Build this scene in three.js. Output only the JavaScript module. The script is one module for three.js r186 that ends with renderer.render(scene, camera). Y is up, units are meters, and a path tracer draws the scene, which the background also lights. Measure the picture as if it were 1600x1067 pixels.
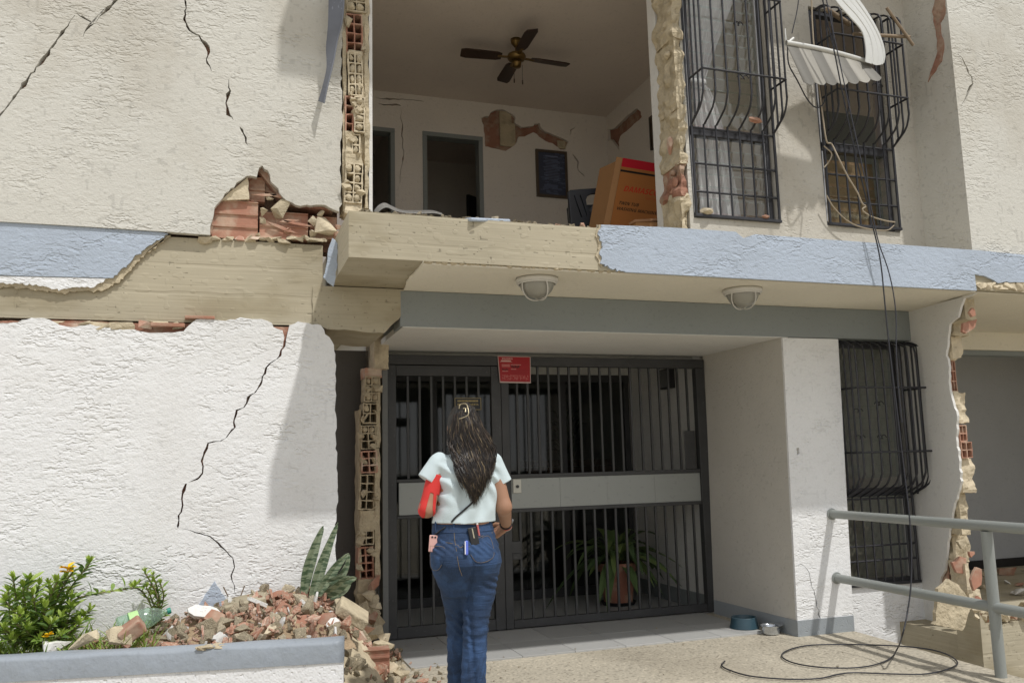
import * as THREE from 'three';
import { RoundedBoxGeometry } from 'three/addons/geometries/RoundedBoxGeometry.js';
import { MarchingCubes } from 'three/addons/objects/MarchingCubes.js';
import { ConvexGeometry } from 'three/addons/geometries/ConvexGeometry.js';
import { mergeGeometries, mergeVertices } from 'three/addons/utils/BufferGeometryUtils.js';

// ---------- camera ----------
const scene = new THREE.Scene();
const FOCAL = 1338.8, YAW = 0.32673, PITCH = 0.14178, ROLL = -0.025087;
const EYE = new THREE.Vector3(0, 1.36, 6.955);
const V = (x, y, z) => new THREE.Vector3(x, y, z);
const fwd = V(Math.sin(YAW) * Math.cos(PITCH), Math.sin(PITCH), -Math.cos(YAW) * Math.cos(PITCH));
const rt0 = V(Math.cos(YAW), 0, Math.sin(YAW)), up0 = rt0.clone().cross(fwd);
const RT = rt0.clone().multiplyScalar(Math.cos(ROLL)).addScaledVector(up0, Math.sin(ROLL));
const UP = up0.clone().multiplyScalar(Math.cos(ROLL)).addScaledVector(rt0, -Math.sin(ROLL));
const camera = new THREE.PerspectiveCamera(43.45, 1024 / 682, 0.1, 600);
camera.position.copy(EYE);
camera.quaternion.setFromRotationMatrix(new THREE.Matrix4().makeBasis(RT, UP, fwd.clone().negate()));
camera.updateMatrixWorld();
scene.add(camera);

// ---------- sky, sun, exposure ----------
const SUN = V(0.223, 0.868, 0.443).normalize();
{
  const w = 256, h = 128, d = new Float32Array(w * h * 4);
  for (let j = 0; j < h; j++) for (let i = 0; i < w; i++) {
    const el = ((j + 0.5) / h - 0.5) * Math.PI, k = Math.max(0, Math.sin(el));
    const hz = Math.pow(1 - k, 2.2), o = (j * w + i) * 4;
    d[o] = 0.95 + 0.05 * hz; d[o + 1] = 0.975 + 0.025 * hz; d[o + 2] = 1.02 - 0.02 * hz; d[o + 3] = 1;
    for (let c = 0; c < 3; c++) d[o + c] *= 0.95;
  }
  const sky = new THREE.DataTexture(d, w, h, THREE.RGBAFormat, THREE.FloatType);
  sky.mapping = THREE.EquirectangularReflectionMapping; sky.magFilter = sky.minFilter = THREE.LinearFilter;
  sky.needsUpdate = true;
  scene.background = sky; scene.environment = sky;
}
const sun = new THREE.DirectionalLight(new THREE.Color().setRGB(1, 0.975, 0.935), 3.4);
sun.position.copy(SUN).multiplyScalar(30); sun.castShadow = true; sun.shadow.radius = 3;
sun.shadow.mapSize.set(4096, 4096);
Object.assign(sun.shadow.camera, { left: -9, right: 9, top: 9, bottom: -9, near: 1, far: 60 });
scene.add(sun, sun.target);
const renderer = new THREE.WebGLRenderer({ antialias: true });
renderer.setSize(1024, 682);
renderer.shadowMap.enabled = true; renderer.shadowMap.type = THREE.PCFSoftShadowMap;
renderer.toneMapping = THREE.LinearToneMapping;
renderer.toneMappingExposure = 0.8;

// ---------- measuring: a pixel of the 1600 x 1067 survey picture onto a plane of the building ----------
const ray = (px, py) => fwd.clone().addScaledVector(RT, (px - 800) / FOCAL).addScaledVector(UP, -(py - 533.5) / FOCAL);
const hit = (px, py, n, c) => { const d = ray(px, py); return EYE.clone().addScaledVector(d, (c - EYE.dot(n)) / d.dot(n)); };
const onZ = (px, py, z) => hit(px, py, V(0, 0, 1), z);
const onY = (px, py, y) => hit(px, py, V(0, 1, 0), y);
const onX = (px, py, x) => hit(px, py, V(1, 0, 0), x);
const xy = (z, pts) => pts.map(([a, b]) => { const p = onZ(a, b, z); return [p.x, p.y]; });
const deg = Math.PI / 180;

// ---------- random numbers and noise ----------
function rng(seed) { let a = seed >>> 0; return () => { a = (a + 0x6D2B79F5) | 0; let t = Math.imul(a ^ (a >>> 15), 1 | a); t = (t + Math.imul(t ^ (t >>> 7), 61 | t)) ^ t; return ((t ^ (t >>> 14)) >>> 0) / 4294967296; }; }
const PERM = (() => { const r = rng(77), p = new Float32Array(4096); for (let i = 0; i < 4096; i++) p[i] = r(); return p; })();
const h2 = (x, y, s) => PERM[(Math.imul(x, 374761393) + Math.imul(y, 668265263) + Math.imul(s, 974634533) >>> 8) & 4095];
const h3 = (x, y, z) => PERM[(Math.imul(x, 374761393) + Math.imul(y, 668265263) + Math.imul(z, 1274126177) >>> 9) & 4095];
const fade = t => t * t * (3 - 2 * t), mix = (a, b, t) => a + (b - a) * t;
const clamp = (x, a = 0, b = 1) => Math.min(b, Math.max(a, x));
const sstep = (a, b, x) => fade(clamp((x - a) / (b - a)));
function tn(u, v, nx, ny, s) {                       // tileable value noise, u v in 0..1
  const x = u * nx, y = v * ny; let xi = Math.floor(x), yi = Math.floor(y); const fx = fade(x - xi), fy = fade(y - yi);
  xi = ((xi % nx) + nx) % nx; yi = ((yi % ny) + ny) % ny; const x1 = (xi + 1) % nx, y1 = (yi + 1) % ny;
  return mix(mix(h2(xi, yi, s), h2(x1, yi, s), fx), mix(h2(xi, y1, s), h2(x1, y1, s), fx), fy);
}
function fbm(u, v, n, oct, s) { let a = 0.5, t = 0, m = 0; for (let o = 0; o < oct; o++) { t += a * tn(u, v, n << o, n << o, s + o); m += a; a *= 0.55; } return t / m; }
function n3(x, y, z) {
  const xi = Math.floor(x), yi = Math.floor(y), zi = Math.floor(z), fx = fade(x - xi), fy = fade(y - yi), fz = fade(z - zi);
  const g = (a, b, c) => h3(xi + a, yi + b, zi + c);
  return mix(mix(mix(g(0, 0, 0), g(1, 0, 0), fx), mix(g(0, 1, 0), g(1, 1, 0), fx), fy), mix(mix(g(0, 0, 1), g(1, 0, 1), fx), mix(g(0, 1, 1), g(1, 1, 1), fx), fy), fz);
}

// ---------- textures ----------
function tex(size, metres, fn, srgb = true) {
  const d = new Uint8Array(size * size * 4);
  for (let j = 0; j < size; j++) for (let i = 0; i < size; i++) {
    const c = fn((i + 0.5) / size, (j + 0.5) / size), o = (j * size + i) * 4;
    if (typeof c === 'number') { d[o] = d[o + 1] = d[o + 2] = clamp(c) * 255; } else { d[o] = clamp(c[0]) * 255; d[o + 1] = clamp(c[1]) * 255; d[o + 2] = clamp(c[2]) * 255; }
    d[o + 3] = 255;
  }
  const t = new THREE.DataTexture(d, size, size, THREE.RGBAFormat);
  t.wrapS = t.wrapT = THREE.RepeatWrapping; t.magFilter = THREE.LinearFilter; t.minFilter = THREE.LinearMipmapLinearFilter; t.generateMipmaps = true;
  t.repeat.set(1 / metres, 1 / metres); if (srgb) t.colorSpace = THREE.SRGBColorSpace; t.needsUpdate = true; return t;
}
const toS = x => x <= 0.0031308 ? 12.92 * x : 1.055 * Math.pow(x, 1 / 2.4) - 0.055;
const tint = (c, k) => [toS(c[0] * k), toS(c[1] * k), toS(c[2] * k)];
const stuccoField = (u, v) => {
  const wv = v + 0.01 * (tn(u, v, 10, 10, 5) - 0.5) + 0.004 * (tn(u, v, 60, 60, 6) - 0.5), wu = u + 0.012 * (tn(u, v, 31, 31, 3) - 0.5);
  const a = 0.45 * tn(wu, wv, 44, 104, 11) + 0.35 * tn(wu, wv, 97, 210, 13) + 0.2 * tn(u, v, 190, 330, 15), f = tn(u, v, 300, 340, 17), area = tn(u, v, 6, 8, 23), m = sstep(0.35, 0.65, tn(u, v, 21, 37, 29)), b2 = tn(u, v, 75, 110, 19);
  const plate = sstep(0.44, 0.57, a), nick = sstep(0.6, 0.74, tn(wu + 0.3, wv, 52, 150, 31) * 0.62 + 0.38 * tn(u, v, 130, 280, 37)) * sstep(0.3, 0.6, area);
  return 0.52 + 0.24 * (plate - 0.5) * (0.15 + 1.0 * m) * (0.15 + 1.7 * area * area + 0.3 * area) + 0.14 * (f - 0.5) + 0.22 * (tn(u, v, 13, 17, 43) - 0.5) + 0.16 * (b2 - 0.5) - 0.38 * nick * (0.4 + 0.6 * m);
};
const T_stuccoB = tex(1024, 2.1, stuccoField, false);
const stuccoColour = (base, dirt, sd, amt) => tex(1024, 3.3, (u, v) => {
  const g = fbm(u, v, 5, 5, sd), d = sstep(0.52, 0.75, fbm(u, v, 3, 6, sd + 20)), p = sstep(0.8, 0.88, tn(u, v, 130, 130, sd + 5)), f = tn(u, v, 300, 420, sd + 9);
  const st = sstep(0.6, 0.8, tn(u, v, 60, 4, sd + 40)) * d, k = 0.95 + 0.08 * (g - 0.5) + 0.05 * (f - 0.5) - 0.10 * p * amt, m = clamp((0.34 * d + 0.08 * st) * amt);
  return tint([mix(base[0], dirt[0], m), mix(base[1], dirt[1], m), mix(base[2], dirt[2], m)], k);
});
const T_cream = stuccoColour([0.645, 0.63, 0.575], [0.46, 0.42, 0.345], 101, 1.25);
const T_white = stuccoColour([0.84, 0.845, 0.85], [0.62, 0.60, 0.55], 131, 0.7);
const T_blue = stuccoColour([0.455, 0.52, 0.615], [0.33, 0.37, 0.42], 151, 0.7);
const T_plasterB = tex(512, 1.4, (u, v) => 0.5 + 0.5 * (fbm(u, v, 16, 5, 61) - 0.5) + 0.25 * (tn(u, v, 180, 180, 67) - 0.5) - 0.5 * sstep(0.86, 0.92, tn(u, v, 90, 90, 71)), false);
const T_soft = tex(512, 2.6, (u, v) => { const g = fbm(u, v, 4, 6, 81), s = sstep(0.84, 0.9, tn(u, v, 120, 120, 83)); const k = 0.93 + 0.14 * (g - 0.5) - 0.07 * s; return [toS(k), toS(k), toS(k * 0.985)]; });
const T_conc = tex(1024, 2.4, (u, v) => {
  const g = fbm(u, v, 5, 6, 201), b = Math.floor(v * 13), br = h2(b, 7, 2), stain = sstep(0.5, 0.75, fbm(u, v * 2 % 1, 4, 5, 221)), pit = sstep(0.9, 0.95, tn(u, v, 110, 150, 231)) * sstep(0.45, 0.6, tn(u, v, 7, 9, 233)), grain = tn(u, v, 9, 330, 241);
  const k = 0.84 + 0.3 * (g - 0.5) + 0.12 * (br - 0.5) + 0.08 * (grain - 0.5) - 0.3 * pit, m = 0.85 * stain;
  return tint([mix(0.52, 0.40, m), mix(0.465, 0.345, m), mix(0.345, 0.235, m)], k);
});
const T_concB = tex(1024, 2.4, (u, v) => {
  const b = v * 13, f = b - Math.floor(b), wob = 0.06 * tn(u, v, 24, 24, 250), joint = 1 - sstep(0.03, 0.075, Math.abs(f - 0.5 + wob - 0.03)), pit = sstep(0.88, 0.95, tn(u, v, 110, 150, 231)) * sstep(0.45, 0.6, tn(u, v, 7, 9, 233)), grain = tn(u, v, 10, 330, 241), lump = sstep(0.72, 0.86, tn(u, v, 60, 70, 261));
  return 0.5 + 0.1 * (h2(Math.floor(b - 0.5), 7, 3) - 0.5) + 0.16 * (grain - 0.5) + 0.3 * (fbm(u, v, 16, 4, 271) - 0.5) - 0.3 * joint * (0.4 + tn(u, v, 12, 13, 9)) - 0.35 * pit + 0.3 * lump;
}, false);
const T_clay = tex(512, 0.7, (u, v) => { const g = fbm(u, v, 6, 6, 301), dust = sstep(0.4, 0.74, fbm(u, v, 8, 5, 321)), k = 0.75 + 0.5 * g; return tint([mix(0.41, 0.5, dust * 0.9), mix(0.205, 0.37, dust * 0.9), mix(0.14, 0.275, dust * 0.9)], k); });
const T_mortar = tex(512, 0.6, (u, v) => { const g = fbm(u, v, 8, 6, 341), s = tn(u, v, 200, 200, 351), k = 0.7 + 0.55 * g + 0.14 * (s - 0.5); return tint([0.51, 0.435, 0.305], k); });
const T_mortarB = tex(512, 0.6, (u, v) => fbm(u, v, 12, 6, 361), false);
const T_ground = tex(1024, 2.2, (u, v) => {
  const g = fbm(u, v, 4, 6, 401), s = tn(u, v, 190, 190, 411), p = sstep(0.72, 0.8, tn(u, v, 150, 150, 421)), w = sstep(0.78, 0.84, tn(u, v, 130, 130, 431)), d = sstep(0.42, 0.68, fbm(u, v, 3, 5, 441));
  return tint([mix(0.46, 0.35, d * 0.6), mix(0.415, 0.31, d * 0.6), mix(0.33, 0.24, d * 0.6)], 0.78 + 0.35 * g + 0.14 * (s - 0.5) - 0.28 * p + 0.22 * w);
});
const T_groundB = tex(1024, 2.2, (u, v) => 0.5 + 0.4 * (tn(u, v, 190, 190, 411) - 0.5) + 0.5 * (tn(u, v, 120, 120, 451) - 0.5) + 0.4 * (fbm(u, v, 6, 4, 461) - 0.5), false);
const T_wear = tex(512, 0.9, (u, v) => { const g = fbm(u, v, 6, 5, 501), c = sstep(0.86, 0.93, tn(u, v, 90, 90, 511)) * sstep(0.4, 0.7, tn(u, v, 7, 9, 513)), k = 0.82 + 0.5 * (g - 0.5) + 1.6 * c; return [toS(k * 0.75), toS(k * 0.75), toS(k * 0.75)]; });
const T_denim = tex(512, 0.5, (u, v) => { const g = fbm(u, v, 7, 5, 531), w = tn(u, v, 256, 96, 541), fadeD = sstep(0.5, 0.72, fbm(u, v, 3, 4, 551)), k = 0.42 + 0.4 * g + 0.3 * (w - 0.5) + 0.5 * fadeD; return tint([0.028, 0.066, 0.155], k); });
const T_denimB = tex(512, 0.35, (u, v) => 0.5 + 0.5 * (tn(u, v, 8, 60, 561) - 0.5) + 0.5 * (tn(u, v, 6, 28, 571) - 0.5), false);
const T_shirtB = tex(512, 0.5, (u, v) => { const w = u + 0.06 * tn(u, v, 5, 5, 577); return 0.5 + 0.7 * (tn(w, v, 14, 5, 581) - 0.5) + 0.12 * (tn(u, v, 200, 200, 587) - 0.5); }, false);

// ---------- materials ----------
const rgb = c => new THREE.Color().setRGB(c[0], c[1], c[2]);
function mat(c, rough = 0.9, o = {}) { const m = new THREE.MeshPhysicalMaterial({ color: rgb(c), roughness: rough, side: THREE.DoubleSide, ...o }); return m; }
const W1 = [1, 1, 1];
const M = {
  cream: mat(W1, 0.95, { map: T_cream, bumpMap: T_stuccoB, bumpScale: 0.008 }),
  white: mat(W1, 0.93, { map: T_white, bumpMap: T_stuccoB, bumpScale: 0.009 }),
  blue: mat(W1, 0.9, { map: T_blue, bumpMap: T_stuccoB, bumpScale: 0.009 }),
  whitePaint: mat([0.80, 0.79, 0.77], 0.8, { map: T_soft, bumpMap: T_plasterB, bumpScale: 0.004 }),
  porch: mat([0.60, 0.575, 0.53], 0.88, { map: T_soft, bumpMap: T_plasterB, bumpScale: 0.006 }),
  ceilPaint: mat([0.86, 0.81, 0.70], 0.9, { map: T_soft, bumpMap: T_plasterB, bumpScale: 0.004 }),
  roomPaint: mat([0.82, 0.765, 0.715], 0.9, { map: T_soft, bumpMap: T_plasterB, bumpScale: 0.003 }),
  roomCeil: mat([0.82, 0.735, 0.68], 0.9, { map: T_soft, bumpMap: T_plasterB, bumpScale: 0.003 }),
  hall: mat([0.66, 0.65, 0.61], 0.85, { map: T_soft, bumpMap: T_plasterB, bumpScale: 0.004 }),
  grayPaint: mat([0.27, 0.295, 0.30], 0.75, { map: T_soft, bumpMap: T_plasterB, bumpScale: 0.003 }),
  skirt: mat([0.33, 0.36, 0.39], 0.8, { map: T_soft, bumpMap: T_plasterB, bumpScale: 0.004 }),
  coping: mat([0.31, 0.345, 0.395], 0.6, { map: T_soft, bumpMap: T_mortarB, bumpScale: 0.006 }),
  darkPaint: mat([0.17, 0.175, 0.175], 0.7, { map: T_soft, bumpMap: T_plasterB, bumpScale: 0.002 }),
  conc: mat(W1, 0.95, { map: T_conc, bumpMap: T_concB, bumpScale: 0.005 }),
  clay: mat(W1, 0.9, { map: T_clay, bumpMap: T_mortarB, bumpScale: 0.004 }),
  clayDark: mat([0.82, 0.8, 0.8], 0.95, { map: T_clay, bumpMap: T_mortarB, bumpScale: 0.004 }),
  clayPale: mat([1.25, 1.4, 1.5], 0.95, { map: T_clay, bumpMap: T_mortarB, bumpScale: 0.006 }),
  mortar: mat(W1, 0.97, { map: T_mortar, bumpMap: T_mortarB, bumpScale: 0.02 }),
  mortarPale: mat([1.2, 1.21, 1.25], 0.97, { map: T_mortar, bumpMap: T_mortarB, bumpScale: 0.014 }),
  core: mat([0.8, 0.8, 0.8], 0.97, { map: T_clay, bumpMap: T_mortarB, bumpScale: 0.02 }),
  ground: mat(W1, 0.95, { map: T_ground, bumpMap: T_groundB, bumpScale: 0.006 }),
  groundRough: mat([0.86, 0.86, 0.84], 0.95, { map: T_ground, bumpMap: T_groundB, bumpScale: 0.016 }),
  tile: mat([0.44, 0.44, 0.435], 0.55, { map: T_soft }),
  gate: mat([0.07, 0.071, 0.073], 0.5, { map: T_wear }),
  bar: mat([0.045, 0.046, 0.056], 0.45, { map: T_wear }),
  panel: mat([0.34, 0.355, 0.345], 0.42, { map: T_soft, metalness: 0.25 }),
  rail: mat([0.30, 0.32, 0.31], 0.42, { map: T_soft }),
  black: mat([0.012, 0.012, 0.013], 0.5),
  cable: mat([0.022, 0.023, 0.03], 0.5),
  glass: mat([0.55, 0.57, 0.56], 0.06, { transmission: 1, thickness: 0, ior: 1.5 }),
};

// ---------- builders ----------
const used = new Map();
const numbered = n => { const k = used.get(n) || 0; used.set(n, k + 1); return k ? n + '_' + String(k).padStart(3, '0') : n; };
function uvm(g) {                                     // uv in metres by the way each face points
  g = g.index ? g.toNonIndexed() : g; const p = g.attributes.position, uv = new Float32Array(p.count * 2), a = V(), b = V(), c = V();
  for (let i = 0; i < p.count; i += 3) {
    a.fromBufferAttribute(p, i); b.fromBufferAttribute(p, i + 1).sub(a); c.fromBufferAttribute(p, i + 2).sub(a); b.cross(c);
    const x = Math.abs(b.x), y = Math.abs(b.y), z = Math.abs(b.z);
    for (let k = 0; k < 3; k++) {
      const X = p.getX(i + k), Y = p.getY(i + k), Z = p.getZ(i + k), o = (i + k) * 2;
      if (z >= x && z >= y) { uv[o] = X; uv[o + 1] = Y; } else if (x >= y) { uv[o] = Z + 0.37; uv[o + 1] = Y; } else { uv[o] = X; uv[o + 1] = Z + 0.61; }
    }
  }
  g.setAttribute('uv', new THREE.BufferAttribute(uv, 2)); return g;
}
function clean(g) { g = g.index ? g.toNonIndexed() : g.clone(); for (const k of Object.keys(g.attributes)) if (!['position', 'normal', 'uv', 'color'].includes(k)) g.deleteAttribute(k); return g; }
const merge = list => mergeGeometries(list.map(g => { g = clean(g); if (!g.attributes.uv) g.setAttribute('uv', new THREE.BufferAttribute(new Float32Array(g.attributes.position.count * 2), 2)); return g; }));
function mesh(name, g, m, parent) {
  const o = new THREE.Mesh(Array.isArray(g) ? merge(g) : g, m); o.castShadow = o.receiveShadow = true;
  if (parent) { o.name = name; parent.add(o); } else { o.name = numbered(name); scene.add(o); }
  return o;
}
function group(name, parent) { const o = new THREE.Group(); if (parent) { o.name = name; parent.add(o); } else { o.name = numbered(name); scene.add(o); } return o; }
function tag(o, label, category, grp, kind) { o.userData.label = label; if (category) o.userData.category = category; if (grp) o.userData.group = grp; if (kind) o.userData.kind = kind; return o; }
function thing(name, label, category, grp) { return tag(group(name), label, category, grp); }
const box = (x0, x1, y0, y1, z0, z1) => { const g = new THREE.BoxGeometry(x1 - x0, y1 - y0, z1 - z0); g.translate((x0 + x1) / 2, (y0 + y1) / 2, (z0 + z1) / 2); return uvm(g); };
const rbox = (x0, x1, y0, y1, z0, z1, r = 0.01, s = 2) => { const g = new RoundedBoxGeometry(x1 - x0, y1 - y0, z1 - z0, s, Math.min(r, (x1 - x0) / 2.01, (y1 - y0) / 2.01, (z1 - z0) / 2.01)); g.translate((x0 + x1) / 2, (y0 + y1) / 2, (z0 + z1) / 2); return uvm(g); };
function hexa(c) {                                    // solid from 8 corners: front BL BR TR TL, back BL BR TR TL
  const f = [[0, 1, 2, 3], [5, 4, 7, 6], [4, 0, 3, 7], [1, 5, 6, 2], [3, 2, 6, 7], [4, 5, 1, 0]], P = [];
  for (const [a, b, d, e] of f) for (const i of [a, b, d, a, d, e]) P.push(c[i].x, c[i].y, c[i].z);
  const g = new THREE.BufferGeometry(); g.setAttribute('position', new THREE.Float32BufferAttribute(P, 3)); g.computeVertexNormals(); return uvm(g);
}
function jag(pts, amp, step, seed) {                  // rough up a broken line (open list of [x, y])
  const r = rng(seed), o = [];
  for (let i = 0; i < pts.length - 1; i++) {
    const [a, b] = pts[i], [c, d] = pts[i + 1], L = Math.hypot(c - a, d - b), n = Math.max(1, Math.round(L / step));
    for (let k = 0; k < n; k++) { const t = k / n, e = (i === 0 && k === 0) ? 0 : 1; o.push([mix(a, c, t) + e * amp * (r() - 0.5) * 2, mix(b, d, t) + e * amp * (r() - 0.5) * 2]); }
  }
  o.push(pts[pts.length - 1]); return o;
}
function crackLine(pts, w, seed, step = 7) {          // a thin crack as a closed outline, in picture units
  const j = jag(pts, 1.5, step, seed), r = rng(seed + 9), L = [], R = [], n = j.length;
  for (let i = 0; i < n; i++) {
    const a = j[Math.max(0, i - 1)], b = j[Math.min(n - 1, i + 1)], l = Math.hypot(b[0] - a[0], b[1] - a[1]) || 1, e = Math.min(i, n - 1 - i) / (n - 1) * 2;
    const hw = w * 0.5 * (0.15 + 0.85 * Math.min(1, e * 2)) * (0.25 + 1.0 * r() * r()), nx = -(b[1] - a[1]) / l, ny = (b[0] - a[0]) / l;
    L.push([j[i][0] + nx * hw, j[i][1] + ny * hw]); R.unshift([j[i][0] - nx * hw, j[i][1] - ny * hw]);
  }
  return L.concat(R);
}
function slab2d(outline, holes, depth, bevel = 0) {   // world outline -> extruded, back at z = 0, front at z = depth
  const sh = new THREE.Shape(outline.map(p => new THREE.Vector2(p[0], p[1])));
  for (const h of holes || []) sh.holes.push(new THREE.Path(h.map(p => new THREE.Vector2(p[0], p[1]))));
  return new THREE.ExtrudeGeometry(sh, { depth, bevelEnabled: bevel > 0, bevelSize: bevel, bevelThickness: bevel, bevelOffset: -bevel, bevelSegments: 2, curveSegments: 6 });
}
function sheetZ(outline, holes, zFront, thick) { const g = slab2d(outline, holes, thick); g.translate(0, 0, zFront - thick); return uvm(g); }
function cyl(a, b, r, r2 = r, seg = 10) { const d = b.clone().sub(a), L = d.length(), g = new THREE.CylinderGeometry(r2, r, L, seg, 1); g.translate(0, L / 2, 0); g.applyQuaternion(new THREE.Quaternion().setFromUnitVectors(V(0, 1, 0), d.normalize())); g.translate(a.x, a.y, a.z); return g; }
function tube(pts, r, seg = 40, rad = 6, tension = 0.5) { return new THREE.TubeGeometry(new THREE.CatmullRomCurve3(pts, false, 'catmullrom', tension), seg, r, rad, false); }
function flatBar(a, b, w, d) { // rectangular bar from a to b (roughly vertical), w along x, d along z
  return hexa([V(a.x - w / 2, a.y, a.z + d / 2), V(a.x + w / 2, a.y, a.z + d / 2), V(b.x + w / 2, b.y, b.z + d / 2), V(b.x - w / 2, b.y, b.z + d / 2), V(a.x - w / 2, a.y, a.z - d / 2), V(a.x + w / 2, a.y, a.z - d / 2), V(b.x + w / 2, b.y, b.z - d / 2), V(b.x - w / 2, b.y, b.z - d / 2)]);
}
function rock(seed, flat = 0.25, detail = 1, ang = 0.5) { // an angular lump about 1 m across
  const g = new THREE.IcosahedronGeometry(0.5, detail), p = g.attributes.position, r = rng(seed), planes = [];
  for (let i = 0; i < 7; i++) { const n = V(r() - 0.5, r() - 0.5, r() - 0.5).normalize(); planes.push([n, 0.24 + 0.18 * r()]); }
  const v = V(), s = seed * 3.17;
  for (let i = 0; i < p.count; i++) {
    v.fromBufferAttribute(p, i); const k = 0.8 + flat * 2 * (n3(v.x * 3 + s, v.y * 3 + 7, v.z * 3 + s) - 0.3); v.multiplyScalar(k);
    for (const [n, c] of planes) { const d = v.dot(n); if (d > c) v.addScaledVector(n, (c - d) * ang * 1.8); }
    p.setXYZ(i, v.x, v.y, v.z);
  }
  g.computeVertexNormals(); return uvm(g);
}
function chunk(seed, n = 11) {                        // a broken block with flat faces and sharp corners, about 1 m across
  const r = rng(seed), pts = []; for (let i = 0; i < n; i++) { const v = V(r() - 0.5, r() - 0.5, r() - 0.5), m = Math.max(Math.abs(v.x), Math.abs(v.y), Math.abs(v.z)), k = (0.34 + 0.16 * r()) / m; pts.push(v.multiplyScalar(k)); }
  const g = new ConvexGeometry(pts); g.deleteAttribute('uv'); return uvm(g);
}
function shard(seed, thick = 0.16) {                  // a broken flat piece of tile or plaster about 1 m across
  const r = rng(seed), n = 5 + Math.floor(r() * 4), pts = [];
  for (let i = 0; i < n; i++) { const a = (i + 0.6 * r()) / n * Math.PI * 2, q = 0.3 + 0.25 * r(); pts.push([Math.cos(a) * q * 1.15, Math.sin(a) * q * 0.8]); }
  const g = slab2d(jag([...pts, pts[0]], 0.02, 0.22, seed + 1).slice(0, -1), null, thick, 0.02); g.translate(0, 0, -thick / 2); return uvm(g);
}
function lumpy(g, amp, freq, seed, fy = freq) {       // push the surface in and out so that broken faces are uneven
  const p = g.attributes.position, nrm = g.attributes.normal;
  for (let i = 0; i < p.count; i++) { const x = p.getX(i), y = p.getY(i), z = p.getZ(i), k = (n3(x * freq + seed, y * fy, z * freq) + 0.5 * n3(x * freq * 2.3, y * fy * 2.3 + seed, z * freq * 2.3) - 0.75) * amp * 2; p.setXYZ(i, x + k * Math.sign(nrm.getX(i)) * Math.abs(nrm.getX(i)), y + k * 0.6, z + k * nrm.getZ(i)); }
  g.computeVertexNormals(); return g;
}
function blob(x0, x1, y0, y1, z0, z1, amp, freq, seed, cell = 0.025) { // rough mortar mass
  const n = (a, b) => Math.max(2, Math.min(60, Math.round((b - a) / cell)));
  let g = new THREE.BoxGeometry(x1 - x0, y1 - y0, z1 - z0, n(x0, x1), n(y0, y1), n(z0, z1)); g.translate((x0 + x1) / 2, (y0 + y1) / 2, (z0 + z1) / 2);
  g.deleteAttribute('uv'); g.deleteAttribute('normal'); g = mergeVertices(g, 1e-5); g.computeVertexNormals();
  const p = g.attributes.position, nr = g.attributes.normal;
  for (let i = 0; i < p.count; i++) { const x = p.getX(i), y = p.getY(i), z = p.getZ(i), k = amp * 2 * (n3(x * freq + seed, y * freq, z * freq) + 0.6 * n3(x * freq * 2.4, y * freq * 2.4 + seed, z * freq * 2.4) - 0.8); p.setXYZ(i, x + k * nr.getX(i), y + k * nr.getY(i), z + k * nr.getZ(i)); }
  g = g.toNonIndexed(); g.computeVertexNormals(); return uvm(g);
}

// =====================================================================
// GROUND
// =====================================================================
const zC = 1.203, zL = 1.245, zB = 1.19, zS = 2.04, zW = 1.55, zWing = 2.0, zLW = 1.05;
const ySof = 2.567, yFloor = 2.865, yCeil = 5.53;
{
  const g = new THREE.PlaneGeometry(400, 400, 2, 2); g.rotateX(-Math.PI / 2); g.translate(0, -0.36, 0);
  tag(mesh('ground', uvm(g), M.groundRough), 'wide sandy ground around the building', null, null, 'structure');
  // raised walkway with a joint line, its right edge under the handrail
  const e0 = V(4.715, 0, 1.19), e1 = V(4.60, 0, 3.2), e2 = V(4.3, 0, 14);
  const w = [[-9, -14], [4.7, -14], [4.7, -1.19], [e1.x, -e1.z], [e2.x, -e2.z]].map(p => p);
  const out = [[-9, 0.9], [-9, -14], [e2.x, -e2.z], [e1.x, -e1.z], [e0.x, -e0.z], [4.715, 0.9]];
  const wg = slab2d(out, null, 0.35); wg.rotateX(-Math.PI / 2); wg.translate(0, -0.35, 0);
  tag(mesh('walkway', uvm(wg), M.ground), 'raised concrete walkway in front of the barred gate', null, null, 'structure');
}
// =====================================================================
// THE BUILDING
// =====================================================================
const B = thing('apartment_building', 'cracked two storey apartment building with fallen front wall and exposed room', 'building');
const label = (o, t) => { o.userData.label = t; return o; };

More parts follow.
